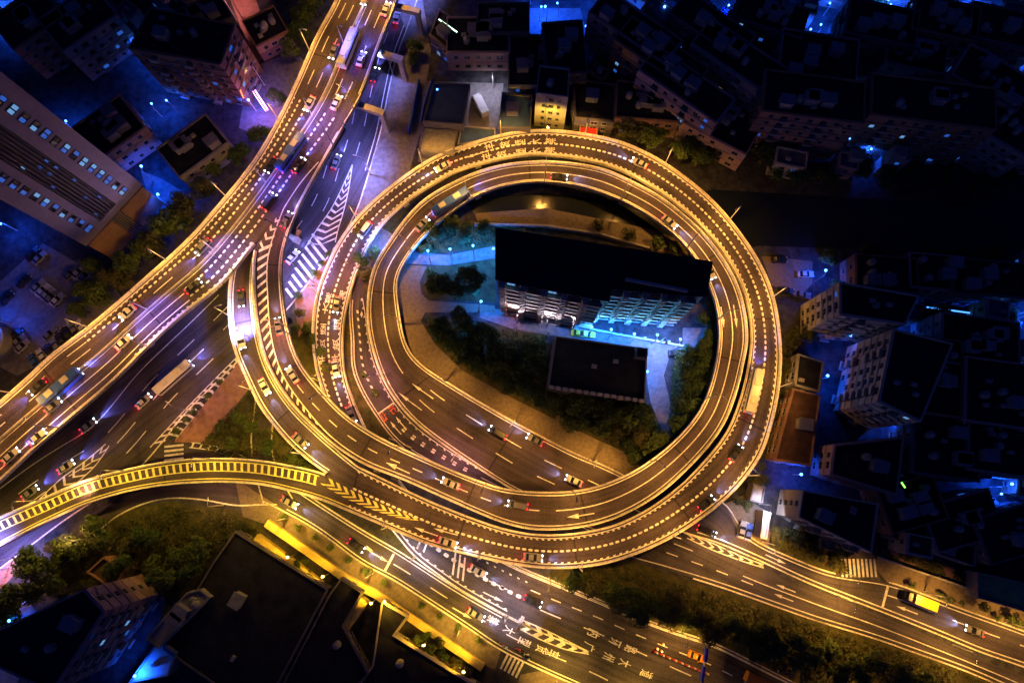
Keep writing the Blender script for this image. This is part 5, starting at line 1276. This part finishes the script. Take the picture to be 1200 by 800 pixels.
for i in range(9):
    x, y = 768 + i * 7.4, 763 + i * 3.1
    if bar0 is None:
        bar0 = empty('traffic_barrier', W(x, y) + Vector((0, 0, .06)), R(-23), "red and white barrier, first in the line splitting the wide bottom road", "barrier", "barriers splitting the wide bottom road")
        m = MB(); m.box((-.32, 0, .45), (.62, .4, .9), top=.8); m.build('segment', paint("red", CARC["red"]), bar0); m = MB(); m.box((.32, 0, .45), (.62, .4, .9), top=.8); m.build('white_band', paint("white", CARC["white"]), bar0)
    else: copy_tree(bar0, W(x, y) + Vector((0, 0, .06)), R(-23), "red and white barrier, %s in the line splitting the wide bottom road" % ordn(i))
for i, (x, y) in enumerate(((770, 759), (777, 754), (775, 762))):
    r = empty('warning_light', W(x, y) + Vector((0, 0, .06)), 0, "orange warning lamp on a cone at the head of the barriers, %s one" % ordn(i), "warning light", "warning lamps at the barriers"); m = MB(); m.tube((0, 0, 0), (0, 0, .8), .3, .08, 10); m.build('cone', paint("orange", CARC["orange"]), r)
    m = MB(); m.tube((0, 0, .8), (0, 0, 1.1), .2, .15, 10); m.build('lens', mat("warn_lens", (.9, .4, .1), var=0, emit=(1, .4, .1), es=8), r)

# ------------------------------------------------------------------ trees
def crown_mesh(seed, r, h, leafm, n=1300, sz=.42):
    q = random.Random(seed); m = MB(); cl = []
    for k in range(13):
        a = q.random() * 6.283; e = q.random() ** .6 * r * .72; cl.append((Vector((math.cos(a) * e, math.sin(a) * e, h * (.45 + .45 * q.random()) - e * .18)), r * (.26 + .2 * q.random())))
    cl.append((Vector((0, 0, h * .85)), r * .45))
    vs = []; fs = []
    for i in range(n):
        c, cr = cl[q.randrange(len(cl))]; v = Vector((q.gauss(0, 1), q.gauss(0, 1), q.gauss(0, 1))).normalized() * cr * (.65 + .4 * q.random())
        p = c + Vector((v.x, v.y, v.z * .8)); nrm = (v.normalized() + Vector((q.gauss(0, .5), q.gauss(0, .5), q.gauss(0, .5) + .4))).normalized()
        t = nrm.orthogonal().normalized(); a = q.random() * 6.283; t = (Matrix.Rotation(a, 3, nrm) @ t); b2 = nrm.cross(t); s_ = sz * (.6 + .8 * q.random()); k = len(vs)
        vs += [p - t * s_ * .5, p + b2 * s_ * .32, p + t * s_ * .5, p - b2 * s_ * .32]; fs.append((k, k + 1, k + 2, k + 3))
    m.add(vs, fs); return m.mesh('crown', leafm)
def trunk_mesh(seed, r, h):
    q = random.Random(seed); m = MB(); m.tube((0, 0, 0), (0, 0, h * .5), r * .07 + .06, r * .05 + .04, 8)
    for k in range(5):
        a = k * 1.26 + q.random(); m.tube((0, 0, h * (.35 + .03 * k)), (math.cos(a) * r * .5, math.sin(a) * r * .5, h * .72), r * .035 + .02, .02, 6)
    return m.mesh('trunk', M_bark)
TV = []
for i in range(4): TV.append((crown_mesh(i + 1, 3.4, 7, [M_leaf, M_leafd, M_leafo, M_leaf][i], 1700, .5), trunk_mesh(i, 3.4, 7)))
SV = [(crown_mesh(20 + i, 1.25, 2.9, M_leaf, 520, .26), trunk_mesh(30 + i, 1.3, 3)) for i in range(2)]
def tree(px, py, s_, label, group, var=0, small=False, name='broadleaf_tree', z=0):
    V = SV if small else TV; c, t = V[var % len(V)]; r = empty(name, W(px, py) + Vector((0, 0, z)), rnd.random() * 6.28, label, 'tree', group); r.scale = (s_, s_, s_ * (.85 + .3 * rnd.random()))
    part('crown', c, r); part('trunk', t, r)
def row(lst, what, group, small=False, var=None, s0=1.0, z=0, name='broadleaf_tree'):
    for i, (x, y, *s_) in enumerate(lst): tree(x, y, s0 * (s_[0] if s_ else .85 + .3 * rnd.random()), what % ordn(i), group, var if var is not None else rnd.randrange(4), small, z=z, name=name)
row([(246, 228, 1.1), (228, 248, 1.35), (222, 266, 1.2), (206, 272, 1.3), (195, 292, 1.2), (178, 296, 1.25), (165, 316, 1.2), (150, 332, 1.25), (136, 330), (128, 350, 1.2), (112, 345), (105, 366), (118, 318), (212, 252), (258, 205), (245, 190)], "tree between the tower and the highway, %s down the row", "trees between tower and highway")
row([(372, 18, 1.2), (362, 32, 1.15), (355, 50, 1.1), (345, 72), (380, 2), (330, 120), (310, 165), (290, 190)], "tree against the upper highway parapet, %s from the top", "trees beside the upper highway")
row([(488, 62, .8), (484, 74, .7)], "dark tree on the violet pavement, %s one", "trees on the violet pavement", var=1)
row([(735, 158, 1.3), (748, 165, 1.25), (760, 172), (742, 150), (790, 185, 1.1), (805, 178), (770, 160), (815, 195), (830, 190), (722, 150)], "tree on the bank just outside the loop's upper curve, %s along", "trees outside the upper loop")
row([(500, 295, .6), (510, 275, .9), (530, 268, .8), (545, 278, .9), (565, 272, .8), (508, 324, .6), (520, 328, .6), (538, 328, .6), (552, 326), (515, 340), (535, 342), (560, 338)], "garden tree near the blue-lit path, %s out from the loop", "trees around the blue-lit path")
row([(515, 385), (530, 400), (545, 378), (560, 400), (572, 392), (588, 412), (622, 418), (560, 425), (585, 430), (610, 435), (630, 440), (545, 415), (595, 450), (640, 470), (620, 462)], "dark tree on the lawn west of the hall, %s across", "trees on the west lawn", var=1)
row([(672, 475), (690, 480), (710, 485), (730, 490), (748, 480), (700, 500), (720, 508), (742, 512), (765, 520), (755, 500), (680, 490), (735, 530), (755, 540), (668, 495)], "tree on the lawn below the hall, %s across", "trees on the lower lawn")
row([(800, 420), (815, 412), (825, 400), (805, 438), (820, 430), (798, 458), (815, 455), (800, 478), (812, 475), (795, 495), (828, 418), (824, 380), (832, 365), (785, 520), (776, 528)], "tree in the strip beside the garden lane, %s down", "trees beside the garden lane", var=1)
row([(700, 266, .6), (735, 280, .7), (770, 288, .7), (790, 295, .7), (808, 300, .6)], "low tree on the river bank inside the loop, %s along", "trees on the river bank")
row([(335, 606), (352, 617, ), (372, 628), (390, 641), (411, 655), (432, 668), (451, 681), (495, 707), (517, 720), (538, 733), (562, 748)], "small round street tree on the bottom pavement, %s along", "street trees on the bottom pavement", small=True, z=.13, name='street_tree')
row([(300, 545), (262, 500), (275, 520), (285, 490), (300, 500), (320, 525), (345, 538), (360, 545), (270, 535, .5), (250, 512, .5)], "bush-like tree on the triangular lawn under the ramps, %s across", "small trees on the triangular lawn", s0=.6)
row([(355, 370, .6), (362, 385, .7), (350, 385, .6), (368, 400, .7), (378, 415, .7), (385, 430, .6), (425, 275, .6), (440, 255, .6), (425, 310), (440, 300, .8), (430, 325, .8), (428, 440, .4), (440, 460, .4)], "small tree squeezed between the ramps, %s down", "trees between the ramps", s0=.8)
row([(388, 300), (370, 322), (378, 310), (352, 348), (260, 448), (246, 465), (232, 482), (222, 492), (210, 505)], "low round shrub on the hatched kerb island, %s down", "shrubs on the kerb islands", small=True, z=.1, name='round_shrub')
row([(690, 682), (710, 690), (728, 690), (735, 702), (752, 700), (768, 712), (782, 705), (745, 712), (800, 725), (815, 718), (830, 735), (848, 728), (865, 742), (885, 740), (905, 752), (925, 748), (945, 762), (965, 758), (990, 772), (1015, 768), (1045, 785), (880, 755), (930, 770), (970, 785), (1000, 790), (670, 676), (1070, 795), (780, 720), (725, 705)], "leafy tree in the dark planted strip between the lower roads, %s from the loop", "trees in the planted strip")
row([(915, 628), (930, 635), (945, 642), (960, 650), (972, 660), (935, 625), (955, 636), (980, 664)], "low tree on the brown verge before the zebra crossing, %s along", "trees on the brown verge", s0=.55, var=2)
row([(1098, 697, .7), (1110, 702, .5), (1123, 705, .5), (1146, 708, .9), (1165, 722, .6), (1178, 722, .9), (1185, 728, .8), (1066, 684, .6), (1198, 732, .8)], "bush on the tan pavement beyond the yellow truck, %s along", "bushes beyond the yellow truck", small=True, s0=1.4, z=.12, name='round_shrub')
row([(45, 655, 1.2), (62, 665, 1.3), (80, 660), (35, 700, 1.4), (55, 690, 1.2), (25, 720, 1.2), (75, 680), (100, 640), (130, 630), (160, 640), (190, 660), (215, 650), (240, 640), (180, 625), (150, 660), (205, 675), (230, 665), (120, 615), (85, 640)], "tree in the dark park at the lower corner, %s across", "trees in the lower park")
row([(340, 650, .5), (352, 660, .6), (366, 672, .5), (360, 655, .5), (490, 748, .7), (505, 756, .8), (520, 766, .7), (535, 776, .8), (550, 786, .7), (500, 742, .6), (515, 752, .7)], "low tree in the sunken yards behind the lit wall, %s along", "trees in the sunken yards", s0=.7)
row([(905, 400), (915, 430), (925, 400), (918, 460, .6), (908, 490, .5), (900, 520, .6), (890, 545, .6), (895, 560, .6), (940, 395), (872, 590, .5), (860, 585, .5)], "small tree pressed against the outer loop's parapet, %s down", "trees along the outer loop", s0=.75, var=2)
row([(870, 175), (890, 190), (905, 205), (930, 215), (1000, 205), (1030, 215), (1060, 210), (1100, 215), (1140, 225), (1170, 210), (960, 215), (850, 180), (1010, 300, .8), (1080, 300, .8), (1150, 300), (1190, 310)], "dark tree on the canal bank, %s along", "trees on the canal banks", var=1)
q_ = random.Random(77); nn_ = 0; tries = 0; CP = []
while nn_ < 34 and tries < 3000:
    tries += 1
    x, y = (q_.uniform(690, 1195), q_.uniform(0, 195)) if q_.random() < .6 else (q_.uniform(1000, 1195), q_.uniform(310, 640))
    if (x < 890 and y > 120) or (x < 1130 and 380 < y < 610): continue
    p = W(x, y)
    if not house_ok(p, 1.4) or any((p - c).length < 5 for c in CP): continue
    CP.append(p); parked(x, y, q_.choice((-12, 78, -38, 52)), q_.choice(["white", "silver", "black", "grey", "blue", "teal"]), "car parked in a dark lane between city blocks, %s of those" % ordn(nn_), "cars parked in the city lanes"); nn_ += 1
CT_ = []; tries = 0
while len(CT_) < 34 and tries < 3000:
    tries += 1
    x, y = (q_.uniform(690, 1195), q_.uniform(0, 200)) if q_.random() < .6 else (q_.uniform(960, 1195), q_.uniform(300, 640))
    if (x < 890 and y > 120) or (x < 1130 and 380 < y < 610): continue
    p = W(x, y)
    if not house_ok(p, 2.2) or any((p - c).length < 4 for c in CP): continue
    CP.append(p); CT_.append((x, y, .55 + .4 * q_.random()))
row(CT_, "small tree squeezed between dark city blocks, %s of those", "trees in the city lanes")
# undergrowth of the planted strip
def undergrowth(name, label, poly, n, hgt, m_, seed, sz=.5):
    q = random.Random(seed); P = [W(x, y) for x, y in poly]; m = MB(); vs = []; fs = []
    x0, x1 = min(p.x for p in P), max(p.x for p in P); y0, y1 = min(p.y for p in P), max(p.y for p in P)
    def ins(x, y):
        c = False; j = len(P) - 1
        for i in range(len(P)):
            if (P[i].y > y) != (P[j].y > y) and x < (P[j].x - P[i].x) * (y - P[i].y) / (P[j].y - P[i].y) + P[i].x: c = not c
            j = i
        return c
    from mathutils import noise
    k = 0
    while k < n:
        x, y = q.uniform(x0, x1), q.uniform(y0, y1)
        if not ins(x, y): continue
        hh = (noise.noise(Vector((x * .25, y * .25, seed))) + .45) * hgt; k += 1
        if hh < .1: continue
        p = Vector((x, y, .05 + hh * q.random() ** .5)); nn = Vector((q.gauss(0, .5), q.gauss(0, .5), 1)).normalized(); t = nn.orthogonal().normalized(); t = Matrix.Rotation(q.random() * 6.28, 3, nn) @ t; b2 = nn.cross(t); s_ = sz * (.6 + q.random() * .8); i = len(vs)
        vs += [p - t * s_ * .5, p + b2 * s_ * .35, p + t * s_ * .5, p - b2 * s_ * .35]; fs.append((i, i + 1, i + 2, i + 3))
    m.add(vs, fs); return tag(m.build(name, m_), kind='stuff')
undergrowth('undergrowth', "", [(645, 674), (700, 662), (735, 662), (800, 684), (900, 714), (1040, 758), (1170, 800), (960, 810), (840, 750), (740, 715), (650, 680)], 16000, 2.0, M_leafo, 3)
undergrowth('undergrowth', "", [(235, 520), (290, 460), (330, 500), (380, 548), (300, 542), (250, 536)], 6000, 1.0, M_leafo, 4, .4)
undergrowth('undergrowth', "", [(500, 372), (640, 395), (640, 455), (757, 472), (782, 516), (788, 420), (836, 402), (834, 440), (815, 485), (762, 538), (700, 510), (602, 462), (510, 402)], 14000, 1.5, M_leafd, 5)
undergrowth('undergrowth', "", [(110, 625), (200, 592), (270, 600), (300, 618), (250, 650), (200, 700), (60, 700)], 12000, 1.6, M_leafo, 6)
undergrowth('undergrowth', "", [(492, 268), (560, 260), (640, 266), (590, 284), (520, 292), (488, 294)], 5000, 1.4, M_leafo, 7)
undergrowth('undergrowth', "", [(1036, 642), (1060, 645), (1146, 676), (1144, 690), (1060, 662), (1034, 651)], 2500, .9, M_leafo, 9)
undergrowth('undergrowth', "", [(918, 400), (935, 380), (932, 450), (905, 500), (895, 570), (875, 600), (868, 590), (895, 540), (912, 480)], 4500, 1.2, M_leafo, 10)
undergrowth('undergrowth', "", [(908, 618), (940, 622), (984, 652), (982, 670), (930, 652), (902, 638)], 4000, 1.2, M_leafo, 8)
